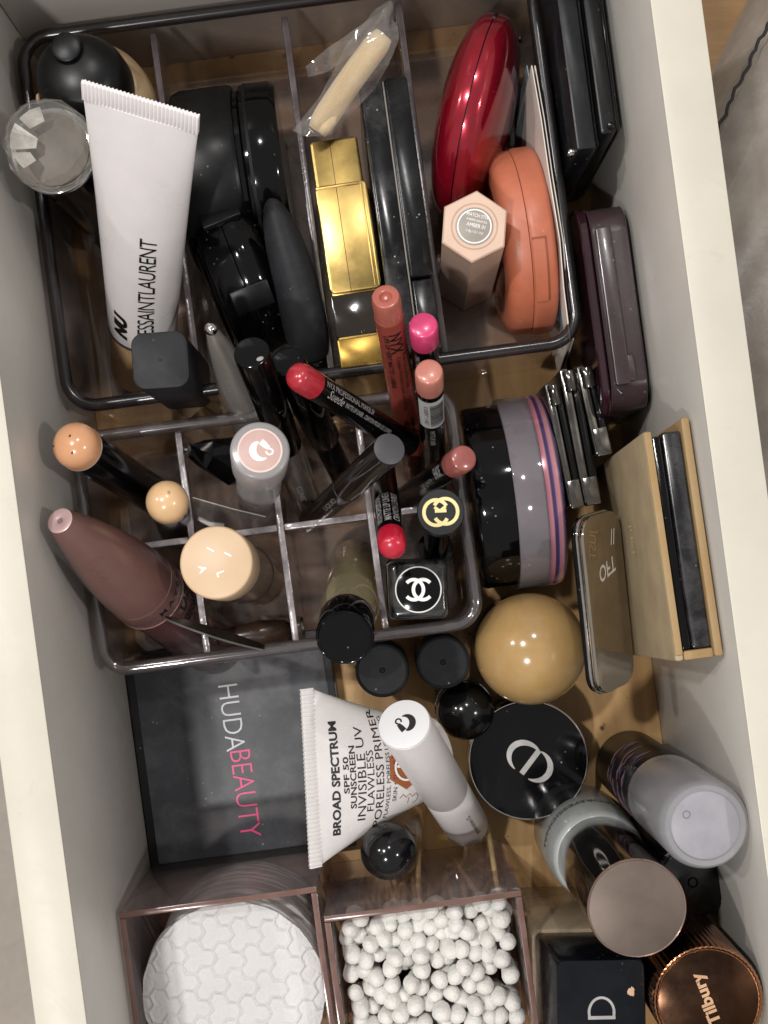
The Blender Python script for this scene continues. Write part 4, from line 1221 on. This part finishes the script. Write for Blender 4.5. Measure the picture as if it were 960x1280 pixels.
for k in range(n_pads):
    o = bpy.data.objects.new('cotton_pad', hi if k == n_pads - 1 else low)
    COL.objects.link(o)
    ju, jv = (0, 0) if k == n_pads - 1 else (rnd.uniform(-0.0008, 0.0008), rnd.uniform(-0.001, 0.0012))
    o.matrix_world = drawer_frame(pu + ju, pv + jv, 0.0035 + k * thk, rnd.uniform(0, 6) if k < n_pads - 1 else R(-12))
    o['category'] = 'cotton pad'
    o['group'] = 'cotton pads stacked in the clear box'
    o['label'] = 'white round cotton pad with embossed three-lobed pattern, topmost of the stack' if k == n_pads - 1 else 'white round cotton pad lower in the stack, only its edge showing'

# cotton swabs
TIP = mat('swab_cotton', 'd9d6d0', 0.95, bump=1.0, bscale=1100, sheen=0.5, vary=0.05, sss=0.15)
STK = mat('bamboo_stick', 'b59a72', 0.6, vary=0.1)
def tip_geo(seed):
    rn = random.Random(seed)
    pr = [(0, -0.0068), (0.0016, -0.0066), (0.0026, -0.004), (0.0031, -0.001), (0.00318, 0.0006), (0.0031, 0.0020), (0.0027, 0.0034), (0.0019, 0.0046), (0.0009, 0.0051), (0, 0.0052)]
    k1, k2 = rn.uniform(0, 6), rn.uniform(0, 6)
    return lathe(pr, 20, wob=lambda a, z: 1 + 0.07 * math.sin(2 * a + k1 + z * 500) + 0.035 * math.sin(3 * a + k2 + z * 2600))
tips = [mesh_of('tip', tip_geo(s), TIP, angle=80) for s in range(6)]
sticks = mesh_of('stick', move(cyl(0.0011, -0.0600, -0.0050, 0.0002, n=10), 0, 0, 0), STK)
rnd = random.Random(5)
placed = []
u0, u1, v0, v1 = SB[0] + 0.0065, SB[1] - 0.0065, -0.196, SB[3] - 0.0062
tries = 0
spots = []
while tries < 24000:
    tries += 1
    u, v = rnd.uniform(u0, u1), rnd.uniform(v0, v1)
    if all((u - a) ** 2 + (v - b) ** 2 > 0.0046 ** 2 for a, b in spots):
        gap = mnoise.noise(Vector((u * 55 + 3.3, v * 55 + 1.7, 0)))
        if gap < -0.5:
            continue
        spots.append((u, v))
lower = [(u + rnd.uniform(-0.003, 0.003), v + rnd.uniform(-0.003, 0.003)) for u, v in spots if rnd.random() < 0.95]
for u, v, dz in [(a, b, 0.0) for a, b in spots] + [(min(max(a, u0), u1), min(max(b, v0), v1), -0.0085) for a, b in lower]:
    z = 0.0705 + dz + rnd.uniform(-0.005, 0.0045)
    o = thing('cotton_swab', 'white cotton swab standing head up among others in the clear box' if dz == 0 else 'white cotton swab sunk between taller ones in the clear box', 'cotton swab', drawer_frame(u, v, z) @ Matrix.Rotation(rnd.uniform(0, 6.28), 4, 'Z') @ Matrix.Rotation(R(abs(rnd.gauss(0, 11))), 4, 'X'), 'cotton swabs in the clear box')
    sc = rnd.uniform(0.94, 1.1)
    for nm, me in (('tip', tips[rnd.randrange(6)]), ('stick', sticks)):
        c = bpy.data.objects.new(nm, me)
        COL.objects.link(c)
        c.parent = o
        if nm == 'tip':
            c.scale = (sc, sc, sc * rnd.uniform(0.95, 1.25))

# ================================================================== SMALL TRAY CONTENTS
def bullet_top(r, z0, L):
    pr = [(0, z0), (r, z0), (r, z0 + 0.0004)]
    for i in range(0, 11):
        a = math.pi / 2 * i / 10
        pr.append((r * math.cos(a), L - r * 0.85 + r * 0.85 * math.sin(a)))
    pr[-1] = (0, L)
    return lathe(pr, 48)
# concealer sticks
PEACH = mat('peach_cap', 'cf9870', 0.22, coat=0.3, dust=0.0, vary=0.04)
SAND = mat('sand_cap', 'd3ad82', 0.24, coat=0.3, vary=0.04)
FLECK = mat('dark_fleck', '4a2d18', 0.6)
t, L, m = stand('concealer_stick', 'black stick with rounded peach end leaning out over the left wall', 'concealer', (84, 550, 0.116), (205, 627, 0.030), 'concealer sticks with rounded ends')
part(t, 'tip', move(bullet_top(0.0083, 0, 0.0100), 0, 0, L - 0.0100), PEACH)
part(t, 'collar', cyl(0.0084, L - 0.0108, L - 0.0101, 0.0002), mat('clear_collar', 'a59a90', 0.2))
part(t, 'barrel', lathe([(0, 0), (0.0072, 0), (0.0076, 0.0008), (0.0078, L - 0.0109), (0, L - 0.0109)]), BLKP)
ia = image_angle(m)
for a0, k in ((190, 0.75), (-70, 0.55), (60, 0.2)):
    part(t, 'fleck', move(ball(0.0004, 8, 6, 1, 1.5, 0.6), 0.0083 * k * math.cos(ia + R(a0)), 0.0083 * k * math.sin(ia + R(a0)), L - 0.0071 + 0.0071 * math.sqrt(1 - k * k)), FLECK)
t, L, m = stand('concealer_stick', 'black stick with rounded sand beige end standing in the small tray', 'concealer', (208, 624, 0.100), (222, 665, 0.006), 'concealer sticks with rounded ends')
part(t, 'tip', move(bullet_top(0.0078, 0, 0.0100), 0, 0, L - 0.0100), SAND)
part(t, 'barrel', lathe([(0, 0), (0.0070, 0), (0.0074, 0.0008), (0.0074, L - 0.0102), (0, L - 0.0102)]), BLKP)
part(t, 'fleck', move(ball(0.0005, 8, 6, 1.6, 1, 0.6), -0.002, 0.0015, L - 0.0004), mat('tan_fleck', 'b08556', 0.6))
# mascara
MAUV = mat('mauve_satin', '6b4d48', 0.30, coat=0.15, vary=0.05)
t, L, m = stand('mascara', 'mauve brown tapered mascara tube leaning on the left wall of the small tray', 'mascara', (75, 651, 0.122), (262, 805, 0.014))
pr = [(0, 0), (0.0118, 0), (0.0125, 0.001), (0.0135, L * 0.46 - 0.0003), (0, L * 0.46 - 0.0003)]
part(t, 'body', lathe(pr, 56), mat('mauve_body', '4f3230', 0.2, coat=0.4))
part(t, 'ring', lathe([(0, L * 0.46), (0.0143, L * 0.46), (0.0146, L * 0.464), (0.0146, L * 0.54), (0, L * 0.54)], 56), MAUV)
part(t, 'ring_edge', lathe([(0.0143, L * 0.4595), (0.0148, L * 0.462), (0.0146, L * 0.466)], 56), mat('rose_line', 'b78f8a', 0.2, metal=0.6))
pr = [(0, L * 0.541), (0.0143, L * 0.541)]
for i in range(13):
    k = i / 12
    pr.append((0.0143 + (0.0050 - 0.0143) * k ** 1.7, L * 0.545 + (L * 0.99 - L * 0.545) * k))
pr += [(0.0046, L), (0, L)]
part(t, 'cap', lathe(pr, 56), MAUV)
part(t, 'cap_end', lathe([(0, L + 0.00005), (0.0012, L + 0.00005), (0.0016, L + 0.0003), (0.0044, L + 0.0002), (0.0047, L + 0.00005)], 40), mat('pale_mauve_metal', 'c4a5a3', 0.3, metal=0.4))
letters(t, text_geo('M A Y B E', 0.019, 0.0023, bold=0.01), round_about(0.0146, L * 0.502, R(24)), KPRINT, maxlen=0.0012)
letters(t, text_geo('LASH', 0.0125, 0.0042, bold=0.04), round_about(0.0135, L * 0.418, R(42)), KPRINT, maxlen=0.0012)
letters(t, text_geo('SENSATIONAL', 0.021, 0.0042, bold=0.04), round_about(0.0133, L * 0.368, R(52)), KPRINT, maxlen=0.0012)
# round beige cap with letters round the edge
t, L, m = stand('lip_oil', 'round beige capped clear bottle with four letters on the cap', 'bottle', (270, 703, 0.098), (322, 724, 0.006))
part(t, 'cap', lathe([(0, L - 0.018), (0.0128, L - 0.018), (0.0132, L - 0.0175), (0.0134, L - 0.0010), (0.0130, L - 0.0002), (0.0125, L), (0, L)], 64), mat('cream_beige_cap', 'c6a988', 0.4, vary=0.02))
part(t, 'glass', lathe([(0, 0), (0.0105, 0), (0.0116, 0.001), (0.0118, L - 0.0182), (0, L - 0.0182)], 56), clear('thick_clear_plastic', (0.88, 0.84, 0.80, 1), 0.05, 1.5, body=0.28, bodycol=(0.42, 0.36, 0.30, 1), gain=1.6))
part(t, 'glass_ring', lathe([(0.0118, L * 0.35), (0.01205, L * 0.353), (0.0118, L * 0.356)], 56), STEEL)
for ch, dx, dy, rot in (('I', -0.0021, 0.0047, 62), ('I', 0.0043, 0.0029, 62), ('A', -0.0048, -0.0024, -75), ('L', 0.0018, -0.0042, -70)):
    disc_text(t, m, L, ch, None, 0.0029, dx, dy, R(rot), WPRINT, bold=0.03)
# spatula and brush handle
t = thing('metal_spatula', 'thin dark steel spatula resting on the front rim of the small tray', 'spatula', frame(P(330, 810, 0.070), P(206, 772, 0.076) - P(330, 810, 0.070), (0.3, 1.0, 0.40)))
Ls = (P(206, 772, 0.076) - P(330, 810, 0.070)).length
pts = []
V, Fc = [], []
for i in range(17):
    k = i / 16
    w = 0.0034 * math.sin(math.pi * min(1, 0.12 + k * 0.86)) ** 0.7 + 0.0004
    for x, y in ((0.0004, -w), (0.0004, w), (-0.0004, w), (-0.0004, -w)):
        V.append((x, y, Ls * k))
for i in range(16):
    for q in range(4):
        Fc.append((i * 4 + q, i * 4 + (q + 1) % 4, i * 4 + 4 + (q + 1) % 4, i * 4 + 4 + q))
Fc += [(0, 1, 2, 3), (67, 66, 65, 64)]
part(t, 'blade', (V, Fc), STEEL)
t, L, m = stand('makeup_brush', 'short brown brush handle lying in the front middle compartment of the tray', 'brush', (272, 800, 0.030), (362, 786, 0.026))
part(t, 'handle', lathe([(0, 0), (0.003, 0.0), (0.0048, 0.002), (0.0055, L * 0.4), (0.0042, L * 0.9), (0.0025, L), (0, L)], 32), mat('dark_brown_lacquer', '3a2a20', 0.25, coat=0.3))
part(t, 'ferrule', cyl(0.0046, -0.006, -0.0002, 0.0004, n=32), STEEL)
# frosted stick with pink disc and curled mark
FRW = clear('frosted_white', (0.75, 0.73, 0.73, 1), 0.22, 1.45, body=0.62, bodycol=(0.62, 0.59, 0.59, 1))
t, L, m = stand('lip_balm', 'frosted white tube with pinkish disc and white curled mark on its end', 'lip balm', (325, 563, 0.124), (322, 640, 0.006))
part(t, 'cap', lathe([(0, L - 0.023), (0.0095, L - 0.023), (0.0100, L - 0.0225), (0.0102, L - 0.0012), (0.0098, L - 0.0003), (0.0092, L), (0, L)], 56), FRW)
part(t, 'inner_bullet', cyl(0.0060, L - 0.0215, L - 0.003, 0.001, n=40), mat('rosy_balm', 'a98078', 0.4))
part(t, 'barrel', lathe([(0, 0), (0.0078, 0), (0.0082, 0.001), (0.0086, L * 0.60), (0.0068, L * 0.66), (0.0068, L - 0.0232), (0, L - 0.0232)], 56), FRW)
part(t, 'disc', cyl(0.0073, L + 0.00002, L + 0.00012, 0.00003, n=56), mat('pinkish_disc', 'b99a92', 0.45))
part(t, 'disc_ring', lathe([(0.0071, L + 0.00012), (0.0074, L + 0.0002), (0.0077, L + 0.00005)], 56), mat('pale_pink_ring', 'd3bcb4', 0.4))
solid_logo(t, glossier_mark(0.0085), top_matrix(m, L + 0.00014, R(10), 0.0006, 0.0), WPRINT)
part(t, 'base_stripe', lathe([(0.0086, L * 0.42), (0.00875, L * 0.425), (0.0086, L * 0.43)], 48), GPRINT)
# faceted cap
t, L, m = stand('faceted_bottle', 'black faceted gem shaped cap with tiny hexagonal silver tip', 'bottle', (232, 562, 0.066), (318, 582, 0.046))
n = 6
rg = []
for r_, z_, of in ((0.0085, 0, 0), (0.0100, L * 0.30, 0.5), (0.0062, L * 0.72, 0), (0.0024, L - 0.0012, 0.5)):
    rg.append([(r_ * math.cos(2 * math.pi * (i + of) / n), r_ * math.sin(2 * math.pi * (i + of) / n), z_) for i in range(n)])
part(t, 'cap', loft(rg), BLKG, smooth=False)
part(t, 'tip', lathe([(0, L - 0.0011), (0.0024, L - 0.0011), (0.0024, L - 0.0001), (0.0011, L), (0.0011, L - 0.0006), (0, L - 0.0006)], 6), CHROME, smooth=False)
part(t, 'tip_pearl', move(ball(0.0010, 16, 10), 0, 0, L - 0.0001), CHROME)
# clear plastic card
t = thing('clear_sleeve', 'small bent clear plastic sleeve lying in the small tray behind the beige cap', 'plastic sleeve', Matrix.Identity(4))
film_sheet(t, 'film', [[P(241, 622, 0.060), P(290, 636, 0.060), P(332, 646, 0.060)], [P(243, 648, 0.052), P(300, 660, 0.052), P(330, 658, 0.054)]], amp=0.0003, seed=2)
film_sheet(t, 'film', [[P(332, 646, 0.060), P(352, 634, 0.058)], [P(330, 658, 0.054), P(346, 652, 0.052)]], amp=0.0002, seed=5)
part(t, 'fold_edge', sweep([tuple(P(241, 622, 0.0602)), tuple(P(290, 636, 0.0602)), tuple(P(332, 646, 0.0602))], 0.0003, 6), mat('film_edge', 'b8b2ac', 0.2, alpha=0.7))
part(t, 'white_strip', sweep([tuple(P(248, 648, 0.051)), tuple(P(262, 655, 0.051)), tuple(P(280, 657, 0.050))], 0.0010, 8), mat('milky_white', 'bdbab6', 0.35))
# chrome pointed pen
t, L, m = stand('eyeliner_pen', 'chrome pointed cone shaped pen standing behind the frosted tube', 'eyeliner', (262, 407, 0.108), (318, 528, 0.046))
part(t, 'cone', lathe([(0, 0.0002), (0.0090, 0.0002), (0.0093, 0.001), (0.0074, L * 0.45), (0.0036, L * 0.85), (0.0022, L - 0.0035), (0, L - 0.0035)], 48), mat('dark_chrome', 'a8a29c', 0.24, metal=0.6))
part(t, 'tip_ball', move(ball(0.0024, 20, 14), 0, 0, L - 0.0022), CHROME)
part(t, 'base', cyl(0.0074, -0.020, 0.0, 0.0004), BLKG)
# clear gloss tube with black cap
t, L, m = stand('lip_gloss', 'clear gloss tube with long glossy black cap beside the chrome pen', 'lip gloss', (314, 440, 0.124), (392, 648, 0.006))
part(t, 'cap', cyl(0.0062, L * 0.50, L, 0.0006), BLKG)
part(t, 'barrel', lathe([(0, 0), (0.0056, 0), (0.0062, 0.001), (0.0062, L * 0.50 - 0.0003), (0, L * 0.50 - 0.0003)]), clear('gloss_tube_clear', (0.88, 0.85, 0.81, 1), 0.05, 1.5, body=0.26, bodycol=(0.5, 0.45, 0.40, 1), gain=1.5))
part(t, 'wand', cyl(0.0016, 0.004, L * 0.49, 0.0004, n=16), mat('wand_grey', '6e6a66', 0.4))
letters(t, text_geo('CLINIC', 0.013, 0.0022), round_down(0.0062, L * 0.27, R(-10)), GPRINT, maxlen=0.001)
part(t, 'chip', move(ball(0.0011, 10, 8, 0.8, 1.2, 0.3), 0.0038, 0.0020, L), mat('pale_smear', '8d8b89', 0.6))
# thin black pencil behind
t, L, m = stand('eyeliner_pencil', 'slim glossy black pencil leaning beside the red tipped lip pencil', 'eyeliner', (358, 450, 0.104), (436, 612, 0.006))
part(t, 'cap', cyl(0.0064, L * 0.45, L, 0.0005), BLKG)
part(t, 'barrel', cyl(0.0050, 0, L * 0.45 - 0.0002, 0.0005), BLKP)
part(t, 'cap_ring', lathe([(0.0052, L), (0.0058, L + 0.0008), (0.0064, L)], 40), BLKM)

# lip pencils
def lip_pencil(label, top, base, r, color, collar_len, cname, barrel=None, dome=0.0012, cat='lip pencil'):
    t, L, m = stand('lip_pencil', label, cat, top, base, 'lip pencils with coloured ends')
    cm = mat(cname, color, 0.24, coat=0.3, vary=0.08, smudge=0.10, dust=0.25)
    part(t, 'coloured_end', move(domed(r, 0, collar_len - dome, dome), 0, 0, L - collar_len), cm)
    part(t, 'barrel', lathe([(0, 0), (r * 0.85, 0), (r * 0.95, 0.0008), (r * 0.98, L - collar_len - 0.0002), (0, L - collar_len - 0.0002)]), barrel or BLKP)
    return t, L, m, r * 0.98
def side_line(t, r, body, z0, w, h, a0, material, down=True, **kw):
    letters(t, text_geo(body, w, h, **kw), (round_down if down else round_up)(r, z0, a0), material, maxlen=0.0012)
t, L, m, r = lip_pencil('black lip pencil with round scarlet end leaning across the trays', (366, 466, 0.122), (512, 556, 0.060), 0.0052, 'a31f2c', 0.0118, 'scarlet_end', dome=0.0036)
side_line(t, r, 'NYX PROFESSIONAL MAKEUP', L - 0.0285, 0.030, 0.0022, R(38), GPRINT)
side_line(t, r, 'Suede', L - 0.0205, 0.0095, 0.0030, R(5), GPRINT, shear=0.3)
side_line(t, r, 'MATTE LIP LINER . CRAYON POUR LES LEVRES', L - 0.0415, 0.030, 0.0016, R(2), GPRINT)
# terracotta crayon
TER = mat('terracotta_barrel', '8a3e33', 0.28, coat=0.3, vary=0.05)
t, L, m = stand('lip_crayon', 'long terracotta red lip crayon with black lettering standing in the small tray', 'lip crayon', (482, 370, 0.140), (520, 600, 0.010))
part(t, 'barrel', lathe([(0, 0), (0.0030, 0), (0.0040, 0.010), (0.0050, L * 0.30), (0.0050, L * 0.92), (0, L * 0.92)]), TER)
part(t, 'end_cap', lathe([(0, L * 0.9201), (0.0048, L * 0.9201), (0.0049, L - 0.0018), (0.0044, L - 0.0003), (0.0036, L), (0.0022, L - 0.0004), (0.0016, L - 0.0016), (0, L - 0.0018)]), mat('terracotta_end', 'a35a4c', 0.25, coat=0.4))
part(t, 'end_pip', move(ball(0.0007, 12, 8), 0, 0, L - 0.0014), mat('pale_pip', 'd9a79b', 0.3))
side_line(t, 0.0050, 'NYX', L - 0.0225, 0.0125, 0.0045, R(12), KPRINT, bold=0.02)
side_line(t, 0.0050, 'Retractable Lip', L - 0.042, 0.024, 0.0019, R(34), KPRINT)
side_line(t, 0.0050, 'Crayon Precision pour les Levres', L - 0.050, 0.038, 0.0018, R(8), KPRINT)
side_line(t, 0.0050, 'LIPS OF VERY MATTE / LABIAL', L - 0.035, 0.036, 0.0018, R(-26), KPRINT, bold=0.02)
side_line(t, 0.0050, 'WATERPROOF', L - 0.082, 0.011, 0.0018, R(28), KPRINT, bold=0.03)
side_line(t, 0.0050, 'VEGAN', L - 0.082, 0.010, 0.0018, R(0), KPRINT, bold=0.03)
t, L, m, r = lip_pencil('black lip pencil with bright pink end, furthest back', (529, 405, 0.130), (540, 560, 0.010), 0.0050, 'c23a68', 0.0135, 'bright_pink_end')
side_line(t, r, 'MATTE LIP', L - 0.024, 0.013, 0.0018, R(-35), GPRINT)
t, L, m, r = lip_pencil('black lip pencil with dusty nude end and white barcode label', (536, 463, 0.126), (545, 612, 0.010), 0.0049, 'b37263', 0.0130, 'dusty_nude_end')
def cyl_patch(r, z0, z1, a0, a1, n=14):
    V, Fc = [], []
    for i in range(n + 1):
        a = a0 + (a1 - a0) * i / n
        V += [(r * math.cos(a), r * math.sin(a), z0), (r * math.cos(a), r * math.sin(a), z1)]
    for i in range(n):
        Fc.append((2 * i, 2 * i + 2, 2 * i + 3, 2 * i + 1))
    return V, Fc
part(t, 'barcode_label', cyl_patch(r + 0.0001, L - 0.0400, L - 0.0165, R(-62), R(70)), mat('label_white', 'b9b9b7', 0.4))
rnd = random.Random(3)
z = L - 0.0195
bars = []
while z > L - 0.0375:
    w = rnd.choice((0.00025, 0.0004, 0.0007))
    bars.append(cyl_patch(r + 0.0002, z - w, z, R(-5), R(60), 8))
    z -= w + rnd.choice((0.0003, 0.0005))
part(t, 'barcode', join(*bars), KPRINT, smooth=False)
side_line(t, r, '8 00897 11482', L - 0.0285, 0.016, 0.0016, R(-22), KPRINT)
side_line(t, r, 'MATTE LIP LINER', L - 0.050, 0.014, 0.0018, R(0), GPRINT)
t, L, m, r = lip_pencil('black lip pencil with brownish mauve end leaning to the right rim', (581, 572, 0.112), (492, 632, 0.030), 0.0049, '8f4f4a', 0.0110, 'mauve_brown_end')
side_line(t, r, 'SHADE', L - 0.0175, 0.0070, 0.0042, R(-15), GPRINT, down=False, bold=0.01)
side_line(t, r, 'LIP LINER', L - 0.031, 0.013, 0.0020, R(5), GPRINT, down=False)
t, L, m, r = lip_pencil('black lip pencil with bright red end pointing to the front of the tray', (491, 688, 0.112), (478, 582, 0.050), 0.0051, 'b3152f', 0.0105, 'bright_red_end', dome=0.0030)
for a0, s_ in ((42, 'NYX PROFESSIONAL'), (4, 'MATTE LIP LINER'), (-34, 'CRAYON LEVRES')):
    side_line(t, r, s_, L - 0.025, 0.022, 0.0026, R(a0), GPRINT, bold=0.02)
# black marker with grey end
t, L, m = stand('eyeliner_marker', 'dark translucent marker pen with flat charcoal grey end', 'marker', (487, 561, 0.124), (384, 655, 0.012))
part(t, 'end', cyl(0.0055, L - 0.0008, L, 0.0004), mat('charcoal_end', '3f3d40', 0.4, vary=0.08))
part(t, 'cap', lathe([(0, L * 0.55), (0.0055, L * 0.55), (0.0056, L - 0.0009), (0, L - 0.0009)]), mat('dark_brown_gloss', '1d1816', 0.14, coat=0.3))
part(t, 'cap_line', lathe([(0.0056, L * 0.548), (0.0058, L * 0.55), (0.0056, L * 0.552)], 40), STEEL)
part(t, 'barrel', lathe([(0, 0), (0.0038, 0.0), (0.0050, 0.006), (0.0054, L * 0.55 - 0.0003), (0, L * 0.55 - 0.0003)]), mat('dark_brown_gloss', '1d1816'))
side_line(t, 0.0055, 'LIQUID', L * 0.44, 0.016, 0.0024, R(5), GPRINT, down=False)
# lipstick with gold interlocked letters
t, L, m = stand('lipstick', 'black lipstick with gold interlocked letters on its round top', 'lipstick', (551, 640, 0.104), (543, 694, 0.006))
part(t, 'cap', lathe([(0, L - 0.006), (0.0078, L - 0.006), (0.0083, L - 0.0052), (0.0085, L - 0.0008), (0.0082, L), (0, L)], 56), BLKS)
part(t, 'neck', lathe([(0, 0.018), (0.0052, 0.018), (0.0050, L - 0.0062), (0, L - 0.0062)], 40), BLKG)
part(t, 'neck_ring', lathe([(0.0049, L - 0.022), (0.0056, L - 0.021), (0.0049, L - 0.020)], 40), STEEL)
part(t, 'base', lathe([(0, 0), (0.0075, 0), (0.0078, 0.001), (0.0074, 0.0178), (0, 0.0178)], 48), BLKG)
GP = mat('pale_gold_print', 'cdbb85', 0.3, metal=0.4)
s_ = 0.0128
gl = join(ribbon(arc(-0.13 * s_, 0, 0.34 * s_, 0.36 * s_, 25, 325, 30), 0.10 * s_, 0.0001), ribbon([(0.02 * s_, -0.30 * s_), (0.30 * s_, 0.0)] if False else [(0.16 * s_, 0.02 * s_), (-0.16 * s_, 0.05 * s_)], 0.10 * s_, 0.00012))
gr = join(ribbon(arc(0.13 * s_, 0, 0.34 * s_, 0.36 * s_, 205, 505, 30), 0.10 * s_, 0.00014), ribbon([(-0.16 * s_, 0.16 * s_), (-0.02 * s_, 0.04 * s_), (0.16 * s_, 0.14 * s_)], 0.08 * s_, 0.00016))
solid_logo(t, join(gl, gr), top_matrix(m, L + 0.00003, R(8)), GP)
# square cap with white double-C in a ring
t, L, m = stand('nail_polish', 'square glossy black cap with white ring emblem in the front right compartment', 'nail polish', (523, 737, 0.078), 0.003)
m2 = drawer_frame(*UV(523, 737, 0.078), 0.003, R(-5))
t.matrix_world = m2
def pil(w, z):
    o = []
    for x, y in rr(w, w, w * 0.10, 6):
        k = 1 + 0.05 * (1 - (min(abs(x), abs(y)) / (w / 2)) ** 2)
        o.append((x * k, y * k, z))
    return o
part(t, 'cap', loft([pil(0.0195, 0.028), pil(0.0225, 0.032), pil(0.0226, L - 0.006), pil(0.0212, L - 0.0018), pil(0.0195, L - 0.0003), pil(0.0182, L)]), mat('scuffed_gloss_black', '0c0c0e', 0.10, coat=0.4, smudge=0.45, dust=0.5), angle=50)
part(t, 'bottle', loft([pil(0.0225, 0.0), pil(0.0232, 0.001), pil(0.0232, 0.0255), pil(0.015, 0.0275)]), BLKG)
part(t, 'emblem_ring', lathe([(0.0083, L + 0.00003), (0.0085, L + 0.00022), (0.0088, L + 0.00003)], 72), WPRINT)
part(t, 'emblem_disc', cyl(0.0082, L + 0.00001, L + 0.00008, 0.00003, n=64), BLKG)
cc = 0.0033
lg = join(ribbon(arc(0.0017, 0, 0.0036, 0.0038, 42, 318, 30), 0.0013, 0.00016), move(ribbon(arc(-0.0017, 0, 0.0036, 0.0038, 222, 498, 30), 0.0013, 0.00016), 0, 0, 0.00004))
solid_logo(t, lg, Matrix.Translation((0, 0, L + 0.00008)) @ Matrix.Rotation(R(-2), 4, 'Z'), WPRINT)
# roller bottle
t, L, m = stand('roller_bottle', 'clear glass roller bottle of yellow oil with black cap leaning over the front rim', 'bottle', (431, 797, 0.092), (444, 704, 0.010))
part(t, 'cap', lathe([(0, L - 0.0190), (0.0103, L - 0.0190), (0.0106, L - 0.0180), (0.0108, L - 0.0010), (0.0104, L), (0.0098, L - 0.0002), (0.0095, L - 0.0006), (0, L - 0.0006)], 56), BLKG)
part(t, 'glass', lathe([(0, 0), (0.0104, 0), (0.0112, 0.0012), (0.0112, L - 0.026), (0.0085, L - 0.0195), (0, L - 0.0195)], 56), clear('roller_glass', (0.97, 0.96, 0.93, 1), 0.02, 1.5, body=0.14, bodycol=(0.7, 0.65, 0.5, 1), gain=1.8))
part(t, 'oil', lathe([(0, 0.003), (0.0092, 0.003), (0.0098, 0.004), (0.0098, L * 0.48), (0, L * 0.48)], 48), clear('yellow_oil', (0.94, 0.90, 0.72, 1), 0.03, 1.35, body=0.34, bodycol=(0.7, 0.63, 0.38, 1)))

# spilled powder crumbs on the drawer base
rnd = random.Random(21)
gs = []
for k in range(170):
    u, v = rnd.uniform(UL + 0.004, UR - 0.004), rnd.uniform(-0.22, 0.06)
    p = D(u, v, 0.0002)
    r_ = rnd.uniform(0.00012, 0.00042)
    gs.append(move(ball(r_, 6, 4, rnd.uniform(0.7, 1.5), rnd.uniform(0.7, 1.5), 0.7), p.x, p.y, p.z))
me = mesh_of('spilled_specks', join(*gs), mat('powder_crumb', 'b79a80', 0.9, vary=0.3, c2='5a4030'))
o = bpy.data.objects.new('spilled_specks', me); COL.objects.link(o)
o['kind'] = 'stuff'; o['label'] = 'tiny beige powder crumbs spilled on the plywood drawer base'; o['category'] = 'crumbs'
